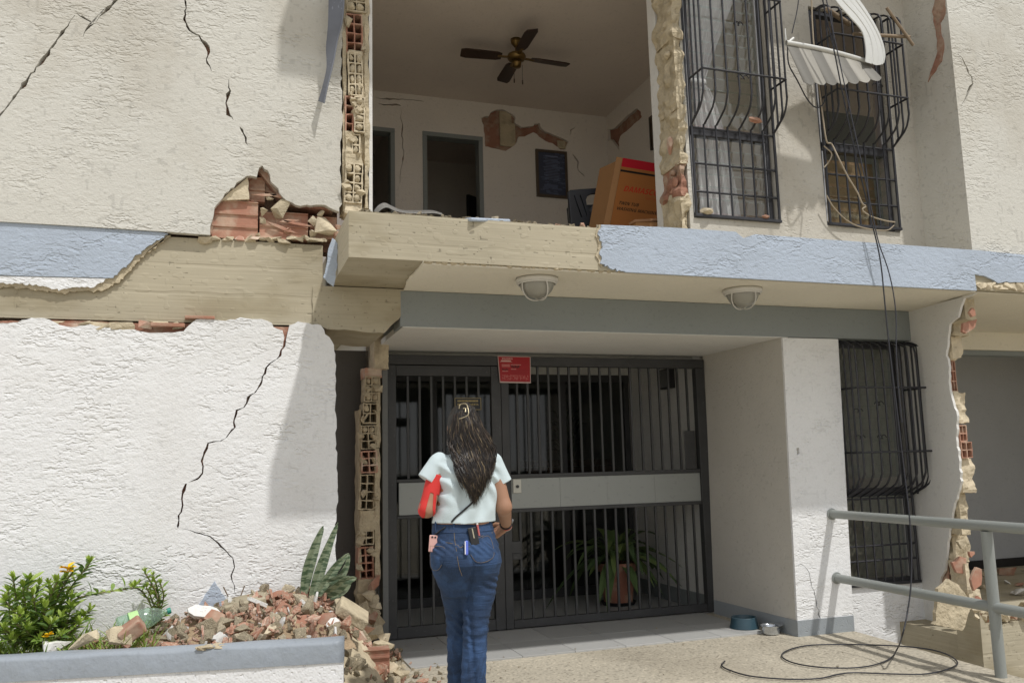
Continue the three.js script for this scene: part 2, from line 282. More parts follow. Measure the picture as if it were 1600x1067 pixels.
// ---- cream stucco wall of the upper storey ----
{
  const broken = jag([[328, 367], [330, 345], [334, 326], [347, 308], [365, 291], [380, 277], [392, 273], [400, 275], [404, 263], [409, 258], [418, 268], [425, 286], [437, 301], [448, 314], [470, 321], [500, 319], [515, 324], [529, 332], [533, 318], [531, 250], [535, 180], [532, 100], [536, 40], [534, -60]], 1.6, 7, 5);
  const low = xy(zL, [[0, 346], [120, 353], [245, 361]]), up = xy(zL, broken);
  const out = [[-4, 6.5], [-4, low[0][1]], ...low, ...up, [up[up.length - 1][0], 6.5]];
  const cr = [crackLine([[-14, 200], [2, 176], [22, 152], [40, 126], [60, 101], [82, 72], [100, 46], [116, 24]], 8.5, 11), crackLine([[119, 20], [128, 27], [139, 32], [147, 37]], 5, 12), crackLine([[129, 57], [140, 41], [150, 30], [163, 18], [185, -3], [200, -22]], 9.5, 13), crackLine([[288, -18], [289, 12], [288, 30], [296, 46], [311, 56], [320, 68], [327, 80], [321, 92], [330, 111]], 6.5, 14), crackLine([[357, 124], [358, 142], [354, 160], [357, 177], [364, 187]], 7, 15), crackLine([[374, 198], [380, 209], [387, 227]], 7, 16)];
  mesh('stucco_wall', sheetZ(out, cr.map(c => xy(zL, c)), zL, 0.05), M.cream, B);
  const core = [[-4, 6.5], [-4, 2.9], ...xy(zB, [[250, 362], [331, 367], [336, 330], [372, 292], [404, 268], [444, 318], [520, 330], [526, 200], [526, -40]])];
  core.push([core[core.length - 1][0], 6.5]);
  label(mesh('wall_core', sheetZ(core, null, zL - 0.052, 0.16), M.core, B), 'brown brick and mortar inside the cracked wall');
}
mesh('wall_core', box(-4, 0.735, 2.862, 6.5, 0.86, 0.98), M.core, B);
// ---- blue band, left remnant, with its white lower strip ----
{
  const z = 1.232, bz = jag([[262, 365], [238, 380], [212, 399], [192, 419], [176, 434]], 2.4, 4, 21);
  const wl = jag([[168, 434], [158, 441], [146, 449], [120, 449], [92, 453], [62, 446], [30, 443], [-40, 440]], 1.8, 4, 22);
  const a = xy(z, [[-60, 344], [0, 347], [245, 362]]), b = xy(z, bz), c = xy(z, wl), m = xy(z, [[168, 434], [0, 430], [-60, 429]]);
  mesh('blue_band', sheetZ([[-4, a[0][1]], ...a, ...b, ...m, [-4, m[2][1]]], null, z, 0.05), M.blue, B);
  const und = xy(1.222, jag([[266, 366], [250, 379], [222, 400], [200, 424], [184, 440], [160, 452], [146, 455], [118, 455], [92, 458], [62, 452], [30, 449], [-40, 446]], 2.2, 4, 24)); mesh('render_coat', sheetZ([[-4, 2.86], [und[0][0], 2.86], ...und, [-4, und[und.length - 1][1]]], null, 1.214, 0.02), M.mortar, B);
  mesh('plaster_strip', sheetZ([[-4, m[2][1] - 0.003], ...m.slice().reverse().map(p => [p[0], p[1] - 0.003]), ...xy(z, wl.slice(1)), [-4, c[c.length - 1][1]]], null, z - 0.004, 0.045), M.white, B);
}
// ---- concrete beam below it and its end block under the slab ----
{
  mesh('concrete_beam', box(-4, 0.615, 2.305, 2.858, 0.8, zB), M.conc, B);
  const p = xy(zB, jag([[488, 440], [488, 507], [510, 514], [600, 521], [622, 498], [628, 488], [630, 452], [632, 440]], 1, 9, 31));
  const g = slab2d([[0.618, 2.575], ...p.slice(1, -1), [1.16, 2.575]], null, 0.7); g.translate(0, 0, zB - 0.7 + 0.012);
  mesh('beam_end', uvm(g), M.conc, B);
  label(mesh('plaster_flake', uvm((() => { const q = xy(1.5, jag([[519, 372], [527, 380], [526, 420], [521, 447], [512, 440], [505, 432], [511, 410], [513, 388]], 1, 7, 33)); const s = slab2d(q, null, 0.025); s.translate(0, 0, 1.48); return s; })()), M.blue, B), 'loose blue plaster flake hanging beside the slab');
}
// ---- white stucco wall of the ground floor ----
{
  const z = 1.238;
  const top = jag([[-20, 506], [20, 504], [48, 497], [70, 497], [85, 505], [110, 512], [140, 507], [165, 513], [200, 515], [235, 519], [262, 520], [285, 518], [295, 508], [305, 499], [330, 499], [352, 501], [375, 497], [400, 498], [418, 500], [428, 511], [441, 516]], 1.3, 8, 41);
  const top2 = jag([[452, 508], [466, 502], [488, 506], [502, 508], [509, 522], [522, 540], [525, 570], [524, 640], [525, 700], [528, 760], [524, 820], [525, 900], [521, 960]], 1.5, 8, 42);
  const ck = jag([[445, 528], [444, 541], [437, 556], [428, 564], [416, 574], [410, 590], [405, 602], [397, 612], [388, 621], [380, 635], [368, 641], [366, 655], [366, 667], [357, 678], [345, 687], [326, 693], [318, 705], [316, 720], [315, 738], [303, 750], [289, 757], [284, 772], [284, 790], [279, 806], [277, 822]], 1.5, 8, 43);
  const r = rng(44), A = ck.map(p => [p[0] - 0.7 - 2.6 * r() * r(), p[1] + (r() - 0.5) * 2]), Bk = ck.map(p => [p[0] + 0.9 + 3.4 * r() * r(), p[1] + (r() - 0.5) * 2]).reverse();
  const notch = [...A, [277, 826], ...Bk];
  const out = [[-4, xy(z, [[-20, 506]])[0][1]], ...xy(z, top), ...xy(z, notch), ...xy(z, top2), [xy(z, [[521, 960]])[0][0], -0.34], [-4, -0.34]];
  const holes = [crackLine([[283, 826], [298, 829], [320, 835], [335, 843], [350, 857], [362, 873], [367, 885], [362, 900], [366, 918], [368, 936]], 4, 45)];
  mesh('stucco_wall', sheetZ(out, holes.map(c => xy(z, c)), z, 0.05), M.white, B);
  const zc = z - 0.054;
  mesh('wall_core', sheetZ([[-4, 2.29], ...xy(zc, jag([[-20, 502], [100, 500], [180, 503], [240, 506], [330, 506], [420, 510], [480, 512], [505, 517], [518, 548], [519, 700], [519, 960]], 1, 12, 46)), [0.74, -0.34], [-4, -0.34]], null, zc, 0.14), M.core, B);
  // broken brick and mortar along the top of the wall
  const bi = group('brick_course', B), rr = rng(47);
  for (let px = 84; px < 300; px += 16 + rr() * 22) { const w = 14 + rr() * 26, p = onZ(px, 505 + rr() * 5, 1.2); const g = chunk(900 + px | 0); g.scale(w / 190, 0.045 + 0.03 * rr(), 0.08); g.rotateZ((rr() - 0.5) * 0.2); g.translate(p.x, p.y - 0.01, 1.205); mesh('mortar_chunk', uvm(g), rr() < 0.25 ? M.clayPale : M.mortar, bi); }
  for (const [x, y, w, h] of [[312, 497.5, 36, 4], [262, 509, 40, 5]]) { const p = onZ(x, y, 1.2), g = rbox(-w / 400, w / 400, -h / 420, h / 420, -0.05, 0.05, 0.004, 1); g.translate(p.x, p.y, 1.2); mesh('brick_fragment', g, M.clay, bi); }
  // blue diamond painted on the wall foot
  const dp = xy(z, [[335, 908], [362, 951], [352, 985], [312, 985], [306, 951]]);
  label(mesh('blue_patch', sheetZ(jag([...dp, dp[0]], 0.004, 0.03, 48).slice(0, -1), null, z + 0.004, 0.004), M.blue, B), 'blue painted peak on the white wall foot');
}
// ---- exposed ribbed brickwork in the upper left hole ----
function ribBrick(x0, x1, y0, y1, z, d, ribs) {
  const pr = [[0, 0]], n = ribs; for (let i = 0; i < n; i++) { const a = i / n, b = (i + 1) / n; pr.push([d, mix(y0, y1, a) - y0 + 0.002], [d, mix(y0, y1, a + 0.08 / n) - y0 + 0.003], [d - 0.011, mix(y0, y1, a + 0.16 / n) - y0], [d - 0.011, mix(y0, y1, b - 0.14 / n) - y0], [d, mix(y0, y1, b - 0.07 / n) - y0]); }
  pr.push([d, y1 - y0], [0, y1 - y0]);
  const g = slab2d(pr, null, x1 - x0); g.rotateY(-Math.PI / 2); g.translate(x1, y0, z - d); const q = g.attributes.position; // profile x -> z
  for (let i = 0; i < q.count; i++) q.setXYZ(i, q.getX(i), q.getY(i), q.getZ(i)); g.computeVertexNormals(); return uvm(g);
}
{
  const bw = group('brickwork', B), z = 1.195, q = (a, b, zz = z) => onZ(a, b, zz);
  const brk = (a, b, c, d, n, m = M.clay, zz = z) => { const p = q(a, d, zz), r = q(c, b, zz); return mesh('brick', ribBrick(p.x, r.x, p.y, r.y, zz, 0.1, n), m, bw); };
  brk(330, 316, 403, 371, 3); brk(405, 355, 481, 372, 1); brk(430, 334, 481, 354, 1, M.clay, 1.165); brk(388, 278, 414, 314, 2, M.clay, 1.14); brk(405, 332, 430, 353, 1, M.clay, 1.15);
  brk(484, 340, 526, 372, 2, M.clay, 1.15); brk(414, 262, 430, 300, 2, M.clay, 1.12);
  const wedge = xy(1.2, jag([[346, 314], [366, 294], [387, 279], [389, 312]], 1, 8, 51)); mesh('plaster_wedge', sheetZ(wedge, null, 1.215, 0.05), M.mortarPale, bw);
  const rr = rng(52);
  for (const [x, y, s, k] of [[440, 326, 27, 0], [411, 330, 13, 1], [410, 343, 10, 1], [507, 353, 30, 2], [490, 345, 12, 2], [489, 365, 13, 2], [404, 366, 7, 1], [530, 354, 13, 3], [526, 366, 10, 3], [450, 361, 11, 3], [500, 332, 10, 2], [421, 309, 10, 0]]) {
    const p = q(x, y, 1.205), g = chunk(1200 + x, 12); g.scale(s / 190, s / 210, s / 260); g.rotateZ(rr() * 3); g.rotateX(rr()); g.translate(p.x, p.y, p.z - 0.01); mesh(k === 3 ? 'brick_fragment' : 'mortar_chunk', uvm(g), [M.mortar, M.mortar, M.mortarPale, M.clay][k], bw);
  }
  for (const [x, y, l, a] of [[415, 305, 34, -0.1], [432, 306, 22, 0.15], [462, 349, 46, 0.18], [452, 345, 30, -0.12], [442, 357, 34, 0.35]]) { const p = q(x, y, 1.21), g = shard(1300 + x, 0.14); g.scale(l / 190, 0.03, 0.06); g.rotateZ(-a); g.translate(p.x, p.y, p.z); mesh('brick_fragment', uvm(g), M.clay, bw); }
  // crumbly bed of mortar on the beam top
  for (let x = 318; x < 520; x += 9 + rr() * 9) { const p = q(x, 373 + rr() * 4, 1.19), g = chunk(1400 + x | 0), s = (8 + rr() * 10) / 200; g.scale(s * 1.4, s * 0.6, s); g.translate(p.x, p.y, p.z); mesh('mortar_chunk', uvm(g), rr() < 0.3 ? M.clayPale : M.mortar, bw); }
}
// ---- hollow block ends: the stump of the side wall upstairs and of the porch wall below ----
let hbSeed = 1;
function hollowBrick(x0, x1, y0, y1, z, d, cols, rows, wall = 0.009) {
  const jr = rng(9100 + hbSeed++), jt = () => (jr() - 0.5) * 0.006;
  const h = [], W = x1 - x0, H = y1 - y0, cw = (W - wall * (cols + 1)) / cols, ch = (H - wall * (rows + 1)) / rows;
  for (let i = 0; i < cols; i++) for (let j = 0; j < rows; j++) { const a = x0 + wall + i * (cw + wall), b = y0 + wall + j * (ch + wall); h.push([[a + jt(), b + jt()], [a + jt(), b + ch + jt()], [a + cw * 0.5 + jt(), b + ch + jt()], [a + cw + jt(), b + ch + jt()], [a + cw + jt(), b + jt()], [a + cw * 0.45 + jt(), b + jt()]]); }
  const o = jag([[x0, y0], [x1, y0], [x1, y1], [x0, y1], [x0, y0]], 0.0035, 0.03, 9300 + hbSeed).slice(0, -1); return { g: sheetZ(o, h, z, d), holes: h };
}
function stump(parent, z, list, seed) {
  const rr = rng(seed);
  list.forEach(([a, b, c, d, cols, rows, m, fill], n) => {
    const p = onZ(a, d, z), q = onZ(c, b, z), dz = (rr() - 0.5) * 0.03, hb = hollowBrick(p.x, q.x, p.y, q.y, z + dz, 0.16, cols, rows);
    { const cx = (p.x + q.x) / 2, cy = (p.y + q.y) / 2; hb.g.translate(-cx, -cy, 0); hb.g.rotateZ((rr() - 0.5) * 0.09); hb.g.translate(cx + (rr() - 0.5) * 0.012, cy, 0); } mesh('brick', hb.g, m, parent);
    for (let k = 0; k < 3; k++) { const c = chunk(9500 + n * 7 + k + seed * 31, 10), s = 0.03 + 0.04 * rr(); c.scale(s, s * (0.7 + rr()), s); c.rotateZ(rr() * 3); c.translate(mix(p.x, q.x, rr() < 0.5 ? rr() * 0.25 : 0.75 + rr() * 0.25), mix(p.y, q.y, rr()), z - 0.01 + 0.02 * rr()); mesh('mortar_chunk', uvm(c), M.mortar, parent); }
    mesh('brick_back', box(p.x + 0.004, q.x - 0.004, p.y + 0.004, q.y - 0.004, z + dz - 0.19, z + dz - 0.165), m, parent);
    for (const h of hb.holes) if (rr() < fill) { const w = h[3][0] - h[0][0], hh = h[1][1] - h[0][1], g = rock(2000 + n * 37 + Math.floor(rr() * 999), 0.2, 1, 0.2); g.scale(w * 1.22, hh * 1.15, 0.07); g.translate(h[0][0] + w / 2, h[0][1] + hh / 2, z + dz - 0.022 + 0.012 * rr()); mesh('mortar_lump', uvm(g), M.mortar, parent); }
  });
}
{
  const s = group('broken_wall_end', B), z = 1.262;
  label(s, 'hollow clay blocks and mortar in the torn wall end upstairs');
  stump(s, z, [[540, -40, 571, 16, 2, 4, M.mortar, 0.9], [542, 22, 568, 80, 2, 4, M.clay, 0.15], [544, 83, 567, 148, 2, 4, M.mortarPale, 0.95], [538, 150, 552, 206, 1, 4, M.clay, 0.1], [553, 152, 570, 206, 1, 4, M.mortarPale, 1], [548, 209, 562, 242, 1, 2, M.mortarPale, 1], [537, 256, 565, 316, 2, 4, M.mortarPale, 0.9]], 61);
  const a = onZ(536, -60, z), b = onZ(542, 330, z);
  const rough = (x0, y0, x1, y1, sd, m = M.mortar, amp = 0.012, zz = z) => { const p = onZ(x0, y1, zz), q = onZ(x1, y0, zz); mesh('mortar_mass', blob(p.x, q.x, p.y, q.y, zz - 0.18, zz, amp, 14, sd, 0.018), m, s); };
  rough(535, -60, 541, 330, 62, M.mortar, 0.01, z - 0.02); rough(570, -60, 576, 325, 63, M.mortar, 0.01, z - 0.01); rough(539, 316, 567, 332, 64, M.mortarPale, 0.016); rough(540, 206, 549, 256, 65, M.mortar, 0.016); rough(541, 240, 566, 256, 66, M.mortar, 0.014); rough(560, 208, 571, 256, 68, M.mortar, 0.012, z - 0.04); rough(544, 80, 566, 84, 67, M.mortar, 0.006); rough(566, 18, 571, 150, 69, M.mortar, 0.008, z - 0.02);
  const p = onZ(576.5, 322, z - 0.02), q = onZ(582, -60, z - 0.02); label(mesh('plaster_edge', box(p.x, q.x - 0.004, 2.87, 5.53, 1.12, z - 0.02), M.whitePaint, B), 'white plaster edge at the left of the open room');
}
{
  const s = group('broken_wall_end', B), z = 0.3; label(s, 'torn porch wall stump of hollow blocks beside the gate');
  stump(s, z, [[569, 588, 592, 628, 2, 3, M.mortar, 0.7], [566, 630, 589, 662, 2, 2, M.mortar, 0.25], [563, 664, 587, 702, 2, 3, M.mortar, 0.3], [563, 704, 588, 739, 2, 3, M.clayPale, 0], [562, 741, 587, 797, 2, 4, M.mortar, 0.12], [561, 828, 585, 852, 2, 2, M.mortar, 0.2], [560, 854, 584, 906, 2, 4, M.clay, 0]], 71);
  const rough = (x0, y0, x1, y1, sd, m = M.mortar, amp = 0.012, zz = z) => { const p = onZ(x0, y1, zz), q = onZ(x1, y0, zz); mesh('mortar_mass', blob(p.x, q.x, p.y, q.y, zz - 0.2, zz, amp, 12, sd, 0.02), m, s); };
  rough(584, 524, 607, 576, 72, M.mortarPale, 0.01, z + 0.02); rough(569, 574, 597, 590, 73, M.clayPale, 0.014); rough(562, 797, 590, 829, 74, M.mortar, 0.014); rough(588, 590, 594, 700, 75, M.mortar, 0.008); rough(586, 700, 593, 905, 76, M.mortar, 0.008); rough(560.5, 640, 564, 905, 77, M.mortar, 0.006, z - 0.02); rough(560, 905, 586, 935, 78, M.mortar, 0.02); rough(561, 930, 590, 1000, 79, M.mortar, 0.035, z + 0.03);
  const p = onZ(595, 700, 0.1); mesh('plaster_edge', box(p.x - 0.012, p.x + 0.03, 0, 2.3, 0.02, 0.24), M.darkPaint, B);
}
// ---- dark painted wall behind the gap at the left of the porch ----
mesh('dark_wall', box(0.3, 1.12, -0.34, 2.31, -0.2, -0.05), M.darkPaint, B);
// ---- floor slab with its concrete front, soffit plaster and blue band ----
{
  const fr = jag([[545, 331], [546, 350], [544, 380], [545, 407]], 0.5, 12, 81);
  mesh('concrete_slab', box(0.675, 9.6, 2.582, 2.862, -2.25, 2.02), M.conc, B);
  const out = jag([[662, 410], [650, 424], [640, 434], [633, 446], [631, 453]], 1.2, 5, 82).map(([a, b]) => { const p = onY(a, b, ySof); return [p.x, -p.z]; });
  const g = slab2d([[out[0][0], -2.0], ...out, [out[out.length - 1][0], -0.97], [5.56, -0.97], [5.43, -2.0]], null, 0.012); g.rotateX(-Math.PI / 2); g.translate(0, ySof, 0);
  mesh('soffit', uvm(g), M.ceilPaint, B);
  mesh('soffit', box(5.46, 9.6, ySof + 0.004, ySof + 0.012, -1.1, 1.98), M.ceilPaint, B);
  const lf = jag([[940, 351], [936, 364], [942, 384], [937, 398], [941, 412], [962, 421], [978, 425]], 2.2, 3.5, 83), tp = [[1600, 398], [1530, 391], [1180, 366], [1162, 372], [1150, 362], [1043, 355]];
  const bt = [[1200, 437], [1527, 454], [1524, 428], [1545, 434], [1560, 441], [1600, 441]];
  const b = xy(zS, [...lf, ...bt.slice(0, 2), ...jag(bt.slice(2), 1.5, 7, 84)]), t = xy(zS, tp);
  mesh('blue_band', sheetZ([...b, [9.6, b[b.length - 1][1]], [9.6, t[0][1] + 0.02], ...t], null, zS, 0.02), M.blue, B);
  { const u = xy(2.03, jag([[936, 351], [931, 366], [937, 384], [932, 398], [936, 411], [940, 418]], 2, 4, 86)); mesh('render_coat', sheetZ([...u, [u[5][0] + 0.1, u[5][1]], [u[0][0] + 0.1, u[0][1]]], null, 2.029, 0.008), M.mortar, B); }
  const rr = rng(85);
  for (let x = 1530; x < 1606; x += 7) { const p = onZ(x, 444 + rr() * 5, 2.02), k = chunk(2500 + x), s = 0.05 + 0.05 * rr(); k.scale(s * 1.3, s, 0.05); k.translate(p.x, p.y, 2.02); mesh('mortar_chunk', uvm(k), M.mortarPale, B); }
  // crumbled mortar line left along the bottom front edge
  for (let x = 665; x < 980; x += 5 + rr() * 12) { const p = onZ(x, 412 + (x - 665) * 0.042 + rr() * 2, 2.012), k = rock(2600 + x | 0, 0.3, 0, 0.6), s = 0.016 + 0.022 * rr(); k.scale(s * 1.6, s, s); k.translate(p.x, ySof + 0.014, 2.005); mesh('mortar_crumb', uvm(k), M.mortar, B); }
}
// ---- porch: grey lintel, ceiling, right wall and pier, skirtings ----
{
  mesh('lintel_beam', rbox(1.14, 5.552, 2.314, ySof - 0.001, 0.95, zC, 0.006, 1), M.grayPaint, B);
  mesh('porch_ceiling', box(1.16, 4.3, 2.31, 2.35, -0.08, zC - 0.006), M.whitePaint, B);
  const f = (a, b, z) => onZ(a, b, z);
  const c = [f(1248, 996, zC), f(1335, 986, zC), f(1310, 527, zC), f(1223, 524, zC), f(1113, 965, 0), V(4.75, -0.02, 0.3), V(4.79, 2.31, 0.3), f(1097, 548, 0)];
  c[0].y = c[1].y = -0.02; c[2].y = c[3].y = 2.312; c[4].y = -0.02; c[7].y = 2.309; c[5].x = c[1].x; c[6].x = c[2].x;
  const zp = zC - 0.02, c2 = c.map(v => v.clone()); for (let i = 0; i < 4; i++) c2[i].z = zp;
  mesh('porch_wall', hexa(c2), M.porch, B);
  // front face of the pier: a stucco skin with its cracks
  const cr = [crackLine([[1244, 885], [1252, 880], [1262, 890], [1268, 910], [1275, 935], [1282, 965], [1284, 982]], 3, 91, 6), crackLine([[1259, 880], [1254, 897], [1264, 915]], 1.8, 92, 6)], hl = jag([[1245, 700], [1249, 699], [1250, 709], [1246, 711], [1245, 700]], 0.6, 3, 93).slice(0, -1);
  mesh('pier_face', sheetZ([[c[0].x, -0.02], [c[1].x, -0.02], [c[2].x, 2.308], [c[3].x, 2.308]], [cr[0], hl].map(k => xy(zC, k)), zC, 0.02), M.white, B);
  const sk = 0.118; mesh('skirting', sheetZ([[c[0].x - 0.004, -0.02], [c[1].x + 0.002, -0.02], [c[1].x + 0.004, sk], [c[0].x - 0.002, sk]], null, zC + 0.005, 0.005), M.skirt, B);
  const a = c[4], b = c[0]; mesh('skirting', hexa([V(b.x - 0.006, -0.02, b.z + 0.005), V(b.x, -0.02, b.z), V(b.x + 0.002, sk, b.z), V(b.x - 0.004, sk, b.z + 0.005), V(a.x - 0.006, -0.02, 0.05), V(a.x + 0.02, -0.02, 0.05), V(a.x + 0.02, sk, 0.05), V(a.x - 0.004, sk, 0.05)]), M.skirt, B);
}
// ---- lower window bay: sill wall, wing side wall ----
{
  const s = [[4.6, -0.35], [5.62, -0.35], [5.62, 0.292], [4.6, 0.302]];
  mesh('stucco_wall', sheetZ(s, null, zLW, 0.18), M.white, B);
  mesh('window_head', box(4.6, 5.6, 2.31, 2.58, 0.8, zLW), M.whitePaint, B);
  // side wall of the wing: plane through (5.583, 1.05) and (5.416, 2.04)
  const A = V(5.583, 0, 1.05), D = V(5.416 - 5.583, 0, 2.04 - 1.05), L = D.length(); D.normalize(); const N = V(-D.z, 0, D.x);
  const sw = pts => pts.map(([a, b]) => { const p = hit(a, b, N, N.dot(A)); return [p.clone().sub(A).dot(D), p.y]; });
  const edge = jag([[1529, 458], [1510, 466], [1504, 480], [1500, 497], [1488, 505], [1485, 530], [1483, 555], [1487, 575], [1488, 610], [1494, 630], [1499, 650], [1499, 690], [1503, 720], [1506, 752], [1500, 772], [1493, 800], [1488, 825], [1484, 860], [1480, 890], [1470, 918]], 1.2, 7, 95);
  const e = sw(edge), zmax = e[0][0];
  const g = slab2d([[-0.35, ySof], [-0.35, -0.35], [0.22, -0.35], [e[e.length - 1][0] * 0.5 + 0.05, 0.0], ...e.slice().reverse()], null, 0.02);
  const m4 = new THREE.Matrix4().makeBasis(D, V(0, 1, 0), D.clone().cross(V(0, 1, 0))); m4.setPosition(A.x, 0, A.z); g.applyMatrix4(m4);
  if (g.attributes.position.count) mesh('side_wall', uvm(g), M.whitePaint, B);
  // the broken thickness of that wall, seen end on
  const s2 = group('broken_wall_end', B); label(s2, 'ragged end of the wing wall with red hollow blocks beside the lower window');
  const rr = rng(96), at = (px, py, dx = 0) => { const p = hit(px, py, N, N.dot(A)); return p; };
  const seg = (x0, y0, x1, y1, m, amp, sd, kind) => { const p = at(x0, y1), q = at(x0, y0), w = (x1 - x0) / FOCAL * (EYE.z - p.z) / fwd.clone().negate().z * 1.22; if (kind) { const hb = hollowBrick(p.x + 0.02, p.x + 0.012 + w, p.y, q.y, p.z - 0.01, 0.12, 2, kind, 0.008); mesh('brick', hb.g, m, s2); mesh('brick_back', box(p.x + 0.014, p.x + w, p.y, q.y, p.z - 0.15, p.z - 0.132), m, s2); } else mesh('mortar_mass', blob(p.x + 0.026, p.x + 0.014 + w, p.y, q.y, p.z - 0.16, p.z, amp, 13, sd, 0.02), m, s2); };
  seg(1506, 464, 1531, 500, M.mortar, 0.016, 97); seg(1489, 503, 1520, 524, M.mortar, 0.016, 98); seg(1486, 524, 1508, 560, M.mortarPale, 0.02, 99); seg(1487, 562, 1500, 612, M.clay, 0, 1, 3); seg(1491, 612, 1518, 660, M.mortarPale, 0.024, 100); seg(1500, 664, 1516, 690, M.clay, 0, 1, 2); seg(1503, 690, 1526, 716, M.clay, 0, 1, 2); seg(1502, 716, 1528, 770, M.mortarPale, 0.022, 101); seg(1500, 770, 1517, 835, M.mortar, 0.018, 102); seg(1488, 835, 1520, 880, M.mortar, 0.024, 103); seg(1509, 880, 1522, 930, M.mortarPale, 0.02, 104); seg(1484, 880, 1508, 930, M.clay, 0, 1, 3); seg(1510, 925, 1540, 985, M.mortarPale, 0.03, 105);
  for (const [x, y, w, h, a, m] of [[1512, 510, 26, 16, 0.5, 0], [1498, 883, 22, 30, 0.05, 0], [1524, 905, 14, 34, -0.25, 0], [1516, 865, 12, 8, 0.3, 0], [1502, 850, 14, 14, 0.2, 1], [1530, 945, 14, 26, 0.1, 0], [1518, 488, 10, 12, 0.2, 0]]) { const p = at(x, y), k = shard(2800 + x, 0.2); k.scale(w / 150, h / 130, 0.1); k.rotateZ(a); k.translate(p.x, p.y, p.z + 0.01); mesh(m ? 'mortar_chunk' : 'brick_fragment', uvm(k), m ? M.mortar : M.clay, s2); }
  // plinth left of the fallen front wall
  const pf = jag([[1468, 925], [1480, 900], [1492, 925], [1510, 930], [1530, 955], [1545, 985], [1556, 992], [1570, 975], [1600, 968], [1640, 965]], 1.5, 7, 106).map(([a, b]) => { const p = onZ(a, b, 1.93); return [p.x, p.y]; });
  mesh('plinth', sheetZ([[5.22, -0.36], ...pf.filter(p => p[0] > 5.22), [9.6, 0.2], [9.6, -0.36]], null, 1.93, 0.22), M.conc, B);
  const lf = jag([[1466, 920], [1484, 905], [1500, 915], [1518, 940], [1512, 960], [1505, 985], [1460, 975], [1464, 950]], 1.4, 6, 107).map(([a, b]) => { const p = onZ(a, b, 1.95); return [p.x, p.y]; });
  mesh('plaster_wedge', sheetZ(lf, null, 1.955, 0.03), M.mortar, B);
  for (let i = 0; i < 26; i++) { const x = 1512 + rr() * 95, y = 935 + rr() * 30 + Math.max(0, x - 1530) * 0.15, p = onZ(x, y, 1.9), k = chunk(2900 + i), s = 0.03 + 0.07 * rr(); k.scale(s * 1.3, s * 0.8, s); k.rotateZ(rr() * 3); k.translate(p.x, Math.max(0.16, p.y - 0.06), 1.86 + 0.08 * rr()); mesh(rr() < 0.25 ? 'brick_fragment' : 'mortar_chunk', uvm(k), rr() < 0.25 ? M.clay : M.mortarPale, s2); }
  // room of the wing: back wall, far wall, floor, door head
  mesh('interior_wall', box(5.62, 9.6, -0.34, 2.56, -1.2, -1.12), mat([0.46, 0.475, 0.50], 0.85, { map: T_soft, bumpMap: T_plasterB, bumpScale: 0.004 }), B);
  mesh('interior_wall', box(9.6, 9.7, -0.36, 2.862, -2.2, 2.0), M.roomPaint, B);
  mesh('interior_wall', box(5.6, 5.7, -0.34, 2.55, -1.12, 0.87), M.roomPaint, B);
  mesh('room_floor', box(5.3, 9.6, -0.3, 0.0, -1.12, 1.70), M.conc, B);
  mesh('skirting', box(5.71, 9.59, 0.002, 0.1, -1.118, -1.105), M.black, B);
  { const yb = onZ(1560, 547, 0.3).y; mesh('lintel_beam', box(5.72, 9.59, yb, ySof + 0.003, 0.1, 0.3), M.ceilPaint, B); mesh('door_track', rbox(5.73, 9.58, yb - 0.05, yb - 0.002, 0.12, 0.26, 0.004, 1), M.grayPaint, B); }
  const fl = group('floor_debris', B);
  for (let i = 0; i < 46; i++) { const x = 6.1 + rr() * 3, z = -0.9 + rr() * 2.3, k = rr() < 0.5 ? chunk(3000 + i) : shard(3000 + i, 0.2), s = 0.04 + 0.12 * rr(); k.scale(s * 1.5, s, s * 0.6); k.rotateX(-1.2 - rr() * 0.6); k.rotateY(rr() * 6); k.translate(x, s * 0.25, z); mesh('rubble_piece', uvm(k), [M.mortar, M.mortarPale, M.clay, M.whitePaint, M.darkPaint][Math.floor(rr() * 5)], fl); }
}
